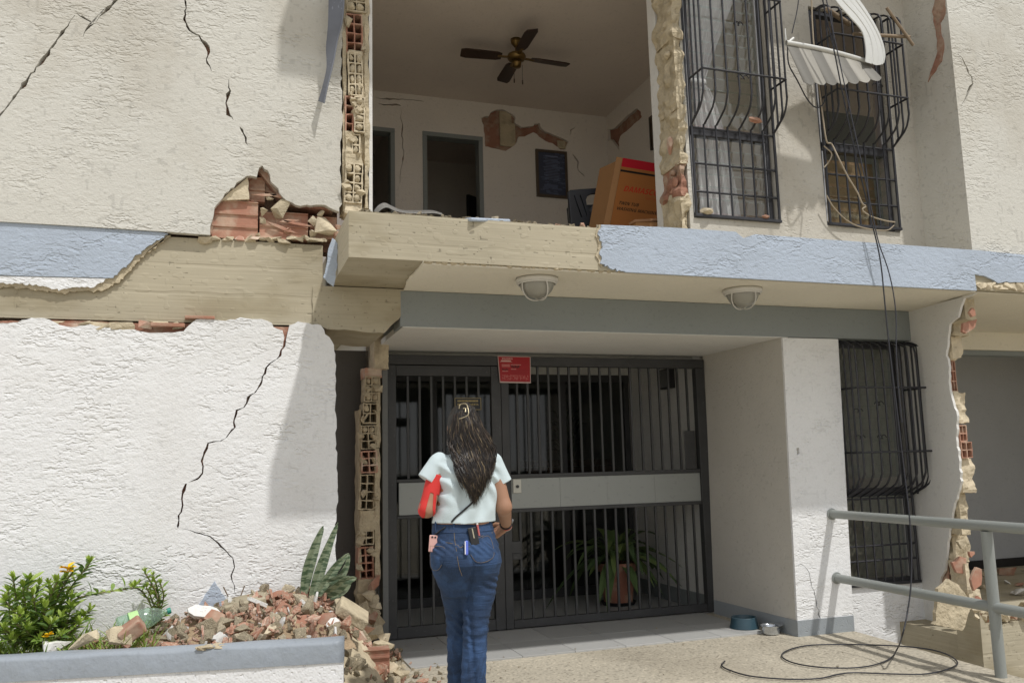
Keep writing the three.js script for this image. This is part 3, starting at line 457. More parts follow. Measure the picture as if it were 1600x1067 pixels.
// ---- upper storey: window wall, right wing, slab above ----
{
  const w1 = xy(zW, [[1066, -60], [1182, -52], [1218, 347], [1086, 338]]), w2 = xy(zW, [[1262, 10], [1372, 22], [1408, 364], [1293, 353]]);
  const hole1 = [[3.262, 5.2], [4.01, 5.2], [4.026, 3.15], [3.285, 3.135]], hole2 = [[4.457, 5.0], [5.165, 5.0], [5.19, 3.142], [4.478, 3.158]];
  const lf = jag([[1086, 352], [1082, 320], [1077, 280], [1075, 240], [1072, 190], [1069, 120], [1066, 60], [1064, 0], [1062, -60]], 1, 8, 111), l = xy(zW, lf).map(p => [Math.min(p[0], 3.25), p[1]]);
  mesh('stucco_wall', sheetZ([[l[0][0], 2.864], ...l, [l[l.length - 1][0], yCeil], [5.7, yCeil], [5.7, 2.864]], [hole1, hole2], zW, 0.16), mat([0.92, 0.9, 0.88], 0.95, { map: T_cream, bumpMap: T_stuccoB, bumpScale: 0.006 }), B);
  const s = group('broken_wall_end', B); label(s, 'crumbling mortar edge at the right of the open room');
  for (const [y0, y1, a, m, sd, amp] of [[4.55, 5.5, 0.05, M.mortar, 112, 0.034], [3.98, 4.56, 0.03, M.mortar, 113, 0.03], [3.55, 4.0, 0.045, M.mortar, 114, 0.032], [3.3, 3.56, 0.05, M.core, 115, 0.035], [2.864, 3.32, 0.075, M.mortar, 116, 0.034]]) mesh('mortar_mass', blob(3.2 - a * 0.3, 3.247, y0, y1, 1.29, 1.56, amp, 12, sd, 0.022), m, s);
  for (const [y, h, m] of [[3.72, 0.16, M.clayPale], [3.42, 0.1, M.clay], [3.36, 0.05, M.clayPale], [3.5, 0.05, M.clayDark], [4.95, 0.09, M.mortarPale], [4.7, 0.08, M.mortarPale], [4.45, 0.07, M.mortarPale]]) { const k = rock(3100 + y * 100 | 0, 0.3, 1, 0.6); k.scale(0.06, h, 0.09); k.translate(3.185, y, 1.42 + (h * 7 % 1) * 0.08); mesh(m === M.mortarPale ? 'mortar_chunk' : 'brick_fragment', uvm(k), m, s); }
  label(mesh('plaster_edge', rbox(3.19, 3.25, yFloor - 0.001, yCeil, 1.16, 1.285, 0.004, 1), M.whitePaint, B), 'white plaster edge at the right of the open room');
  const wl = xy(zWing, [[1487, 0], [1527, 390]]), xW = 5.44;
  const cr = [crackLine([[1497, 84], [1505, 92], [1512, 105], [1518, 120], [1522, 131], [1514, 143], [1508, 156], [1502, 168]], 5, 121, 6)];
  mesh('stucco_wall', sheetZ([[xW, 2.872], [9.6, 2.872], [9.6, 6.5], [xW, 6.5]], cr.map(c => xy(zWing, c)), zWing, 0.03), M.cream, B);
  mesh('wing_wall', box(xW + 0.001, 9.6, 2.864, 6.5, 1.3, zWing - 0.031), M.cream, B);
  // long break running down the inner corner of the wing
  const crk = [[1464, -10], [1478, 0], [1479, 20], [1471, 36], [1470, 48], [1476, 60], [1477, 76], [1472, 96], [1462, 112], [1450, 128], [1459, 104], [1466, 80], [1464, 50], [1458, 20]].map(([a, b]) => onX(a, b, xW));
  const gk = slab2d(jag([...crk.map(p => [p.z, p.y]), [crk[0].z, crk[0].y]], 0.008, 0.04, 122).slice(0, -1), null, 0.012), mk = new THREE.Matrix4().makeBasis(V(0, 0, 1), V(0, 1, 0), V(-1, 0, 0)); gk.applyMatrix4(mk); gk.translate(xW + 0.006, 0, 0);
  label(mesh('exposed_mortar', uvm(gk), M.core, B), 'brown break where stucco has come off beside the awning');
  mesh('concrete_slab', box(0.69, 9.6, yCeil + 0.002, 5.85, -4.2, 2.02), M.conc, B);
  mesh('stucco_wall', box(0.9, 9.6, 5.852, 6.5, 1.8, 1.98), M.cream, B);
}
// ---- the open room: walls, ceiling, doorways ----
{
  const zb = -2.07, f = pts => xy(zb, pts);
  const d1 = [[1.22, yFloor], [1.22, 5.08], [1.735, 5.08], [1.735, yFloor]], d2 = [[2.06, yFloor], [2.06, 5.085], [2.755, 5.085], [2.755, yFloor]];
  const hole = f(jag([[752, 184], [764, 181], [768, 175], [776, 171], [788, 171], [800, 178], [806, 184], [805, 192], [815, 198], [834, 197], [835, 193], [843, 193], [845, 201], [853, 206], [868, 211], [880, 216], [888, 221], [885, 233], [876, 234], [868, 226], [852, 221], [843, 213], [834, 206], [824, 212], [810, 214], [806, 226], [790, 236], [776, 232], [758, 229], [758, 215], [755, 196], [752, 184]], 0.8, 5, 131).slice(0, -1));
  const cr = [crackLine([[585, 152], [610, 154], [640, 156], [662, 159]], 4, 132, 6), crackLine([[592, 162], [612, 164], [626, 165]], 4, 133, 6), crackLine([[626, 168], [628, 200], [630, 235], [626, 265], [624, 288]], 2.4, 134, 6), crackLine([[890, 212], [893, 202], [900, 198]], 3.2, 135, 5), crackLine([[895, 240], [902, 252], [905, 266], [914, 276]], 3, 136, 6)].map(f);
  const yt = yCeil - 0.001, out = [[0.95, yFloor], d1[0], d1[1], d1[2], d1[3], d2[0], d2[1], d2[2], d2[3], [4.34, yFloor], [4.34, yt], [0.95, yt]];
  mesh('interior_wall', sheetZ(out, [hole, ...cr], zb, 0.04), M.roomPaint, B);
  const bd = group('exposed_brickwork', B), o2 = out.map(p => p.slice());
  mesh('wall_core', sheetZ(o2, null, zb - 0.045, 0.1), M.core, bd);
  for (const [a, b, c, d, m, dz] of [[757, 192, 780, 228, M.clayDark, 0.012], [782, 174, 800, 190, M.mortar, 0.02], [783, 192, 806, 226, M.mortar, 0.02], [768, 178, 780, 190, M.core, 0.008], [853, 212, 872, 222, M.core, 0.01], [873, 219, 885, 230, M.mortar, 0.014]]) { const p = onZ(a, d, zb), q = onZ(c, b, zb); mesh('brick', box(p.x, q.x, p.y, q.y, zb - 0.046, zb - 0.046 + dz), m, bd); }
  // door frames and the dark rooms behind
  const fr = (x0, x1, yt) => { const g = group('door_frame', B); mesh('jamb', rbox(x0 - 0.005, x0 + 0.045, yFloor, yt - 0.046, zb - 0.13, zb + 0.015, 0.004, 1), M.grayPaint, g); mesh('jamb', rbox(x1 - 0.045, x1 + 0.005, yFloor, yt - 0.046, zb - 0.13, zb + 0.015, 0.004, 1), M.grayPaint, g); mesh('head', rbox(x0 - 0.005, x1 + 0.005, yt - 0.045, yt + 0.005, zb - 0.13, zb + 0.015, 0.004, 1), M.grayPaint, g); };
  fr(1.22, 1.735, 5.08); fr(2.06, 2.755, 5.085);
  mesh('interior_wall', box(0.9, 4.4, yFloor, yCeil, -4.2, -4.1), M.roomPaint, B);
  mesh('interior_wall', box(1.85, 1.95, yFloor, yCeil, -4.1, zb - 0.14), M.roomPaint, B);
  mesh('interior_wall', box(0.8, 0.9, yFloor, yCeil, -4.2, 1.1), M.roomPaint, B);
  mesh('interior_wall', box(3.4, 3.5, yFloor, yCeil, -4.1, zb - 0.14), M.roomPaint, B);
  mesh('room_floor', box(0.9, 4.4, 2.7, 2.861, -4.2, -2.26), M.tile, B);
  mesh('ceiling', box(0.691, 9.6, yCeil - 0.02, yCeil, -4.1, 2.0), M.roomCeil, B);
  // right wall with its long break
  const X = 4.34, bk = jag([[943, 206], [950, 203], [960, 200], [977, 184], [994, 169], [1001, 175], [1003, 183], [987, 198], [970, 212], [967, 222], [969, 238], [962, 228], [955, 218], [949, 221], [945, 214]], 0.6, 5, 141).map(([a, b]) => { const p = onX(a, b, X); return [-p.z, p.y]; });
  const wg = slab2d([[2.07, yFloor], [2.07, yt], [-1.39, yt], [-1.39, yFloor]], [bk.map(p => [clamp(p[0], -1.3, 2.05), p[1]])], 0.04); wg.rotateY(Math.PI / 2); wg.translate(X, 0, 0);
  mesh('interior_wall', uvm(wg), M.roomPaint, B);
  mesh('wall_core', box(X + 0.045, X + 0.12, yFloor, yCeil - 0.021, -2.2, 1.385), M.core, B);
}
// ---- ground floor hall behind the gate ----
{
  const zp = -1.42;
  mesh('hall_wall', box(4.16, 4.3, -0.02, 2.58, -4.2, -0.06), M.whitePaint, B);
  mesh('hall_wall', box(1.1, 1.24, -0.02, 2.58, -4.2, -0.05), M.hall, B);
  mesh('hall_wall', box(1.1, 4.3, -0.02, 2.58, -4.3, -4.2), M.hall, B);
  mesh('hall_wall', box(1.24, 4.16, 2.28, 2.578, zp - 0.1, zp), M.hall, B);
  mesh('hall_ceiling', box(1.24, 4.16, 2.56, 2.58, -4.2, -0.08), M.hall, B);
  mesh('hall_floor', box(1.2, 4.2, -0.02, 0.008, -4.2, 0.0), M.tile, B);
  mesh('skirting', box(4.148, 4.16, 0.009, 0.15, -1.4, -0.06), M.grayPaint, B);
  const ps = group('glazed_partition', B), dk = M.gate;
  for (const [a, b] of [[1.24, 1.29], [1.98, 2.03], [2.6, 2.66], [3.36, 3.42], [4.1, 4.16]]) mesh('mullion', rbox(a, b, 0.01, 2.28, zp - 0.06, zp, 0.004, 1), dk, ps);
  mesh('rail', rbox(1.24, 4.16, 2.2, 2.279, zp - 0.065, zp + 0.005, 0.004, 1), dk, ps); mesh('rail', rbox(1.24, 4.16, 0.009, 0.1, zp - 0.065, zp + 0.005, 0.004, 1), dk, ps);
  for (const [a, b] of [[1.29, 1.98], [2.03, 2.6], [2.66, 3.36], [3.42, 4.1]]) mesh('pane', box(a, b, 0.1, 2.2, zp - 0.034, zp - 0.03), M.glass, ps);
}
// ---- porch floor tiles ----
{
  const pf = tag(group('porch_floor'), 'grey square tiles of the porch floor in front of the gate', null, null, 'structure');
  const x0 = 1.24, x1 = 4.06, z0 = 0.035, z1 = 0.985, nx = 7, nz = 2, w = (x1 - x0) / nx, d = (z1 - z0) / nz, r = rng(151);
  const tm = [0, 1, 2].map(i => mat([0.41 + i * 0.03, 0.41 + i * 0.03, 0.405 + i * 0.03], 0.5, { map: T_soft }));
  for (let i = 0; i < nx; i++) for (let j = 0; j < nz; j++) mesh('tile', rbox(x0 + i * w + 0.002, x0 + (i + 1) * w - 0.002, -0.02, 0.012 + 0.0015 * r(), z0 + j * d + 0.002, z0 + (j + 1) * d - 0.002, 0.002, 1), tm[Math.floor(r() * 3)], pf);
}

// =====================================================================
// GATE
// =====================================================================
function ribbon(A, Bp, t = 0.002) {                   // a thin curved sheet between two edge lines, with thickness
  const n = A.length, P = [], add = (...v) => v.forEach(p => P.push(p.x, p.y, p.z)), top = [], bot = [];
  for (let i = 0; i < n; i++) {
    const d = A[Math.min(n - 1, i + 1)].clone().sub(A[Math.max(0, i - 1)]), c = Bp[i].clone().sub(A[i]), nn = d.cross(c).normalize().multiplyScalar(t / 2);
    top.push([A[i].clone().add(nn), Bp[i].clone().add(nn)]); bot.push([A[i].clone().sub(nn), Bp[i].clone().sub(nn)]);
  }
  for (let i = 0; i < n - 1; i++) {
    const [a, b] = top[i], [c, d] = top[i + 1], [e, f] = bot[i], [g, h] = bot[i + 1];
    add(a, b, d, a, d, c, e, h, f, e, g, h, a, c, g, a, g, e, b, f, h, b, h, d);
  }
  const g = new THREE.BufferGeometry(); g.setAttribute('position', new THREE.Float32BufferAttribute(P, 3));
  let m = mergeVertices(g, 1e-6); m.computeVertexNormals(); return uvm(m);
}
function canvasTex(w, h, draw) { const c = document.createElement('canvas'); c.width = w; c.height = h; draw(c.getContext('2d'), w, h); const t = new THREE.CanvasTexture(c); t.colorSpace = THREE.SRGBColorSpace; return t; }
function quadUV(g) { return g; }
function boardFace(c, depth, m, edge) {                // board with its printed face: c = BL BR TR TL
  const g = new THREE.BufferGeometry(); g.setAttribute('position', new THREE.Float32BufferAttribute([c[0], c[1], c[2], c[0], c[2], c[3]].flatMap(p => [p.x, p.y, p.z]), 3));
  g.setAttribute('uv', new THREE.Float32BufferAttribute([0, 0, 1, 0, 1, 1, 0, 0, 1, 1, 0, 1], 2)); g.computeVertexNormals(); return g;
}
{
  const G = thing('entrance_gate', 'dark grey barred steel entrance gate with pale middle panels', 'gate');
  const gx = (px, py = 660) => onZ(px, py, 0).x, H = 2.272;
  const bx = (n, x0, x1, y0, y1, z0, z1, par, m = M.gate) => mesh(n, rbox(x0, x1, y0, y1, z0, z1, 0.004, 1), m, par);
  const xl = gx(594), xr = gx(1101.5), xa = gx(603.5), xb = gx(618), xc = gx(767), xd = gx(782), xe = gx(794.5), xf = gx(1088);
  bx('frame_post', xl, xa - 0.003, 0.013, 2.19, -0.03, 0.04, G); bx('frame_post', xf, xr, 0.013, 2.19, -0.03, 0.04, G); bx('frame_header', xl, xr, 2.192, H, -0.032, 0.042, G);
  const door = group('door_leaf', G), fix = group('fixed_leaf', G);
  bx('stile', xa, xb, 0.018, 2.188, -0.022, 0.03, door); bx('stile', xc, xd, 0.018, 2.188, -0.022, 0.03, door); bx('top_rail', xb + 0.001, xc - 0.001, 2.1, 2.187, -0.02, 0.028, door); bx('bottom_rail', xb + 0.001, xc - 0.001, 0.02, 0.105, -0.02, 0.028, door);
  bx('middle_rail', xb + 0.001, xc - 0.001, 1.232, 1.258, -0.02, 0.028, door); bx('middle_rail', xb + 0.001, xc - 0.001, 0.945, 0.968, -0.02, 0.028, door); bx('panel', xb + 0.02, xc - 0.001, 0.969, 1.231, -0.012, 0.012, door, M.panel);
  bx('stile', xd + 0.003, xe, 0.018, 2.188, -0.022, 0.03, fix); bx('bottom_rail', xe + 0.001, xf - 0.001, 0.02, 0.085, -0.02, 0.028, fix); bx('middle_rail', xe + 0.001, xf - 0.001, 1.238, 1.272, -0.02, 0.03, fix); bx('middle_rail', xe + 0.001, xf - 0.001, 0.955, 0.985, -0.02, 0.028, fix);
  const seams = [xe + 0.006, gx(874, 760), gx(948, 760), gx(1022, 760), xf - 0.001];
  for (let i = 0; i < 4; i++) { const g = rbox(seams[i] + 0.0004, seams[i + 1] - 0.0004, 0.986, 1.237, -0.004, 0.016 + 0.001 * (i % 2), 0.001, 1); g.rotateX(0); mesh('panel', g, M.panel, fix); }
  const bar = (x, y0, y1, par) => mesh('bar', uvm(new THREE.BoxGeometry(0.018, y1 - y0, 0.018).translate(x, (y0 + y1) / 2, 0.002)), M.gate, par);
  for (const px of [637, 655.5, 674, 692.5, 711, 729.5, 748]) { const x = gx(px); bar(x, 1.259, 2.099, door); bar(x, 0.106, 0.944, door); }
  for (const px of [807, 823.5, 840, 856.5, 872.8, 889, 905, 921, 937.2, 953.2, 969, 984.5, 999.6, 1014.6, 1029.4, 1044, 1058.4, 1072.6]) { const x = onZ(px, 600, 0).x; bar(x, 1.273, 2.191, fix); bar(x, 0.086, 0.954, fix); }
  bx('letter_plate', onZ(1068, 690, 0).x, onZ(1085, 690, 0).x, 1.273, 1.62, 0.012, 0.02, fix, M.gate);
  const lk = bx('lock_plate', gx(800, 760), gx(813, 760), 1.115, 1.232, 0.017, 0.032, fix, mat([0.55, 0.54, 0.48], 0.4, { metalness: 0.3 }));
  const kc = new THREE.CylinderGeometry(0.013, 0.013, 0.012, 16); kc.rotateX(Math.PI / 2); kc.translate((gx(800, 760) + gx(813, 760)) / 2, 1.17, 0.036); mesh('keyhole', kc, M.gate, fix);
  bx('latch_box', xe - 0.01, xe + 0.075, 0.62, 0.72, -0.02, 0.03, fix); bx('latch_box', xe + 0.001, xe + 0.075, 0.57, 0.62, -0.021, 0.029, fix);
  for (const y of [1.05, 0.45, 1.75]) mesh('hinge', cyl(V(xa - 0.001, y, 0.04), V(xa - 0.001, y + 0.09, 0.04), 0.011), M.gate, G);
  // notices
  const red = canvasTex(512, 420, (c, w, h) => {
    c.fillStyle = '#b8a29c'; c.fillRect(0, 0, w, h); c.fillStyle = '#a3111a'; c.fillRect(10, 12, w - 22, h - 34); c.fillStyle = '#d9b5ac'; c.font = 'bold 40px sans-serif'; c.fillText('PELIGRO', 62, 56); c.font = 'bold 22px sans-serif'; c.fillRect(46, 66, 150, 18); c.fillRect(26, 88, 190, 5);
    c.fillRect(190, 132, 160, 6); c.fillRect(190, 202, 80, 6); c.fillRect(52, 236, 90, 5); c.fillStyle = '#c06a66'; c.fillRect(50, 128, 126, 44); c.fillStyle = '#4a1512'; for (let i = 0; i < 5; i++) { c.fillRect(200 + i * 26, 146 + (i % 2) * 8, 20, 34); c.fillRect(52 + i * 20, 196 + (i % 3) * 6, 15, 22); } c.fillStyle = '#cf8f86'; const r = rng(5); for (let y = 300; y < 372; y += 15) for (let x = 46; x < 470; x += 24) if (r() < 0.75) c.fillRect(x, y, 8 + r() * 13, 6);
    c.fillStyle = '#7d1016'; for (let y = 214; y < 290; y += 16) c.fillRect(190, y, 270, 3);
  });
  const rs = thing('danger_notice', 'red danger notice sheet fixed to the top of the gate', 'sign');
  const c = [onZ(783, 598, 0.05), onZ(829.5, 599, 0.05), onZ(829, 557, 0.05), onZ(777.5, 556, 0.05)]; c[0].x = onZ(781, 598, 0.05).x;
  mesh('printed_face', boardFace(c, 0, null), mat(W1, 0.45, { map: red }), rs);
  mesh('backing', hexa([...c.map(p => p.clone().setZ(0.0485)), ...c.map(p => p.clone().setZ(0.0445))]), mat([0.6, 0.45, 0.42], 0.7), rs);
  const gold = canvasTex(512, 240, (c, w, h) => { c.fillStyle = '#0d0c0a'; c.fillRect(0, 0, w, h); c.strokeStyle = '#8d7d52'; c.lineWidth = 12; c.strokeRect(14, 12, w - 28, h - 24); c.fillStyle = '#a08d55'; const r = rng(8); for (let x = 62; x < 440; x += 26) c.fillRect(x, 48, 20, 34); c.font = 'bold 52px sans-serif'; c.fillText('PUERTA', 262, 150); for (let x = 62; x < 240; x += 26) c.fillRect(x, 112, 20, 36); });
  const gs = thing('door_plate', 'small black plate with gold border and lettering on the gate bars', 'sign');
  const p0 = onZ(710, 641, 0.03), p1 = onZ(752.5, 621, 0.03);
  mesh('printed_face', boardFace([V(p0.x, p0.y, 0.026), V(p1.x, p0.y, 0.026), V(p1.x, p1.y, 0.026), V(p0.x, p1.y, 0.026)]), mat(W1, 0.35, { map: gold }), gs); mesh('backing', box(p0.x, p1.x, p0.y, p1.y, 0.0175, 0.0245), M.black, gs);
}
// =====================================================================
// WINDOWS AND CAGE GRILLES
// =====================================================================
function windowUnit(z, x0, x1, y0, y1, ymid, pitch, tilt) {
  const w = group('window', B), m = mat([0.10, 0.10, 0.11], 0.4, { metalness: 0.4, map: T_wear }), alu = mat([0.5, 0.5, 0.5], 0.35, { metalness: 0.6 });
  mesh('frame', [rbox(x0, x0 + 0.035, y0, y1, z - 0.09, z - 0.03, 0.004, 1), rbox(x1 - 0.035, x1, y0, y1, z - 0.09, z - 0.03, 0.004, 1), rbox(x0 + 0.035, x1 - 0.035, y0, y0 + 0.035, z - 0.09, z - 0.03, 0.004, 1), rbox(x0 + 0.035, x1 - 0.035, y1 - 0.035, y1, z - 0.09, z - 0.03, 0.004, 1)], m, w);
  mesh('middle_rail', rbox(x0 + 0.036, x1 - 0.036, ymid - 0.035, ymid + 0.035, z - 0.088, z - 0.025, 0.004, 1), m, w);
  mesh('louvre_channel', [rbox(x0 + 0.037, x0 + 0.05, y0 + 0.04, y1 - 0.04, z - 0.075, z - 0.035, 0.002, 1), rbox(x1 - 0.05, x1 - 0.037, y0 + 0.04, y1 - 0.04, z - 0.075, z - 0.035, 0.002, 1)], alu, w);
  const gl = mat([0.93, 0.96, 0.95], 0.04, { transmission: 1, thickness: 0, ior: 1.5 });
  for (let y = y0 + 0.06; y < y1 - 0.06; y += pitch) { if (Math.abs(y - ymid) < 0.06) continue; const g = new THREE.BoxGeometry(x1 - x0 - 0.106, pitch * 1.05, 0.005); g.rotateX(tilt); g.translate((x0 + x1) / 2, y + pitch / 2, z - 0.056); mesh('louvre', uvm(g), gl, w); }
  return w;
}
function scroll(cx, cy, z, s, r = 0.0045) { const pts = []; for (let i = 0; i <= 16; i++) { const a = i / 16 * 4.2, q = 0.032 * (1 - i / 22); pts.push(V(cx + s * (0.03 - q * Math.cos(a)), cy + q * Math.sin(a), z)); } return tube(pts, r, 22, 5); }
function cage(name, lab, z, x0, x1, y0, y1, yb, out, n, rows, rowsOut, topCurve, sideN = 2) {
  const G = thing(name, lab, 'window grille', 'black cage grilles on the windows'), r = 0.0085, zi = z + 0.012, zo = zi + out, W = x1 - x0;
  const sweep = (x, d, zz) => { const k = d / out, p = [V(x, y0, zi), V(x, yb - 0.02, zi), V(x, yb, zi + 0.004), V(x, yb + 0.04 * k, zi + d * 0.35), V(x, yb + 0.1 * k, zi + d * 0.78), V(x, yb + 0.2 * k, zi + d), V(x, yb + 0.3 * k, zi + d)]; p.push(V(x, y1 - (topCurve ? 0.14 * k : 0), zi + d)); if (topCurve) p.push(V(x, y1 - 0.05 * k, zi + d * 0.85), V(x, y1 - 0.005, zi + d * 0.45), V(x, y1, zi)); return p; };
  for (let i = 0; i < n; i++) mesh('bar', tube(sweep(x0 + W * (i / (n - 1)), out), r, 44, 6, 0.35), M.bar, G);
  for (const x of [x0, x1]) for (let s = 1; s <= sideN; s++) { const d = out * s / (sideN + 1), p = sweep(x, d).slice(2); mesh('bar', tube(p, r, 36, 6, 0.35), M.bar, G); }
  for (const x of [x0, x1]) mesh('bar', cyl(V(x, y0, zi), V(x, y1, zi), r * 1.3), M.bar, G);
  for (const y of rows) mesh('cross_bar', cyl(V(x0, y, zi - 0.008), V(x1, y, zi - 0.008), r), M.bar, G);
  for (const y of rowsOut) mesh('cross_bar', [cyl(V(x0, y, zo + 0.006), V(x1, y, zo + 0.006), r), cyl(V(x0, y, zi), V(x0, y, zo + 0.006), r), cyl(V(x1, y, zi), V(x1, y, zo + 0.006), r)], M.bar, G);
  mesh('bottom_bar', rbox(x0 - 0.012, x1 + 0.012, y0 - 0.014, y0 + 0.008, zi - 0.014, zi + 0.014, 0.003, 1), M.bar, G);
  return G;
}
{
  // upper left window
  windowUnit(zW, 3.275, 4.012, 3.15, 5.2, 3.83, 0.098, 0.16);
  const a = cage('window_grille', 'black cage grille over the upper window with a pale curtain', zW, 3.30, 4.03, 3.155, 5.12, 3.86, 0.19, 8, [3.34, 3.56, 3.84], [4.22, 4.86], false, 2);
  for (const [x, y, s] of [[3.72, 4.72, 1], [3.80, 4.72, -1], [3.72, 4.28, 1], [3.82, 4.28, -1]]) mesh('scroll', scroll(x, y, zW + 0.03, s), M.bar, a);
  // upper right window
  windowUnit(zW, 4.472, 5.17, 3.16, 4.99, 3.82, 0.098, 1.25).children.filter(o => o.name === 'louvre' && o.geometry.boundingBox === null).forEach((o, i) => { o.geometry.computeBoundingBox(); if (o.geometry.boundingBox.min.y > 3.84) o.removeFromParent(); });
  const b = cage('window_grille', 'black cage grille over the upper window behind the fallen awning', zW, 4.50, 5.185, 3.17, 4.96, 3.86, 0.2, 8, [3.36, 3.58, 3.84], [4.2, 4.66], true, 2);
  for (const [x, y, s] of [[5.0, 4.62, 1], [5.1, 4.62, -1], [5.0, 4.36, 1], [5.1, 4.36, -1]]) mesh('scroll', scroll(x, y, zW + 0.05, s), M.bar, b);
  // lower window
  windowUnit(zLW, 4.80, 5.52, 0.31, 2.30, 1.05, 0.1, 0.2);
  const c = cage('window_grille', 'black cage grille over the ground floor window beside the handrail', zLW, 4.83, 5.53, 0.315, 2.3, 1.02, 0.27, 9, [0.5, 0.62, 1.0], [1.38, 1.9], true, 3);
  for (const [x, y, s] of [[4.98, 1.72, 1], [5.07, 1.72, -1], [5.2, 1.78, 1], [5.29, 1.78, -1], [5.2, 1.5, 1], [5.29, 1.5, -1], [4.98, 1.5, 1], [5.07, 1.5, -1]]) mesh('scroll', scroll(x, y, zLW + 0.04, s), M.bar, c);
  // side reveals and the dark rooms behind the windows
  mesh('interior_wall', box(4.46, 9.6, yFloor, yCeil - 0.021, -1.3, -1.2), M.grayPaint, B);  // upper room wall coloured darker grey to stand in for its unlit interior
  mesh('hall_wall', box(4.6, 5.6, -0.3, 2.57, -0.8, -0.7), M.roomPaint, B); mesh('hall_wall', box(4.3, 4.62, -0.3, 2.57, -0.7, 0.29), M.roomPaint, B);
  const bd = thing('cardboard_sheet', 'brown board standing behind the lower half of the upper right window', 'board');
  mesh('sheet', rbox(4.5, 5.14, 3.16, 3.78, zW - 0.2, zW - 0.185, 0.003, 1), mat([0.26, 0.17, 0.09], 0.85, { map: T_soft }), bd); mesh('batten', rbox(4.5, 5.14, 3.46, 3.49, zW - 0.184, zW - 0.175, 0.003, 1), mat([0.22, 0.15, 0.085], 0.85), bd);
  // curtain
  const cu = mat([0.84, 0.76, 0.77], 0.95, { transmission: 0.25, thickness: 0 });
  const strip = (xl, xr, y0, y1, n, sd) => { const A = [], Q = []; const N = 46; const P = []; const idx = []; const V2 = 26; for (let j = 0; j <= V2; j++) { const v = j / V2, y = mix(y1, y0, v), l = xl(v), r = xr(v); for (let i = 0; i <= N; i++) { const u = i / N; P.push(mix(l, r, u), y, zW - 0.135 + 0.022 * Math.sin(u * n * 6.28 + sd + v * 1.3) * (0.6 + 0.4 * Math.sin(u * 9 + sd)) + 0.012 * Math.sin(u * n * 14 + v * 3)); } } for (let j = 0; j < V2; j++) for (let i = 0; i < N; i++) { const a = j * (N + 1) + i; idx.push(a, a + N + 1, a + 1, a + 1, a + N + 1, a + N + 2); } const g = new THREE.BufferGeometry(); g.setAttribute('position', new THREE.Float32BufferAttribute(P, 3)); g.setIndex(idx); g.computeVertexNormals(); return uvm(g); };
  const ct = thing('curtain', 'pale pinkish curtain gathered behind the upper left window', 'curtain');
  mesh('cloth', [strip(v => mix(3.30, 3.40, fade(v)), v => mix(3.95, 3.52, Math.pow(v, 0.8)), 4.28, 5.18, 5, 0.4), strip(v => mix(3.40, 3.42, v), v => mix(3.52, 3.78, Math.sqrt(v)), 3.16, 4.282, 4, 1.4)], cu, ct); mesh('tie', rbox(3.39, 3.53, 4.26, 4.3, zW - 0.18, zW - 0.105, 0.01, 2), cu, ct);
  // bits of brick lying in the cages
  for (const [x, z, y, s, m, l] of [[3.80, zW + 0.1, 3.91, 0.1, M.clay, 'reddish brick chip caught in the bowed bars of the curtained window'], [3.38, zW + 0.03, 3.185, 0.1, M.mortarPale, 'sandy mortar chip on the curtained window sill, nearest the open room'], [3.9, zW + 0.02, 3.18, 0.06, M.clay, 'small red brick chip on the curtained window sill']]) { const g = rock(4100 + x * 100 | 0, 0.3, 1, 0.7); g.scale(s * 1.4, s * 0.6, s * 0.8); const o = mesh('brick_chip', uvm(g), m); o.position.set(x, y, z); tag(o, l, 'rubble'); }
}
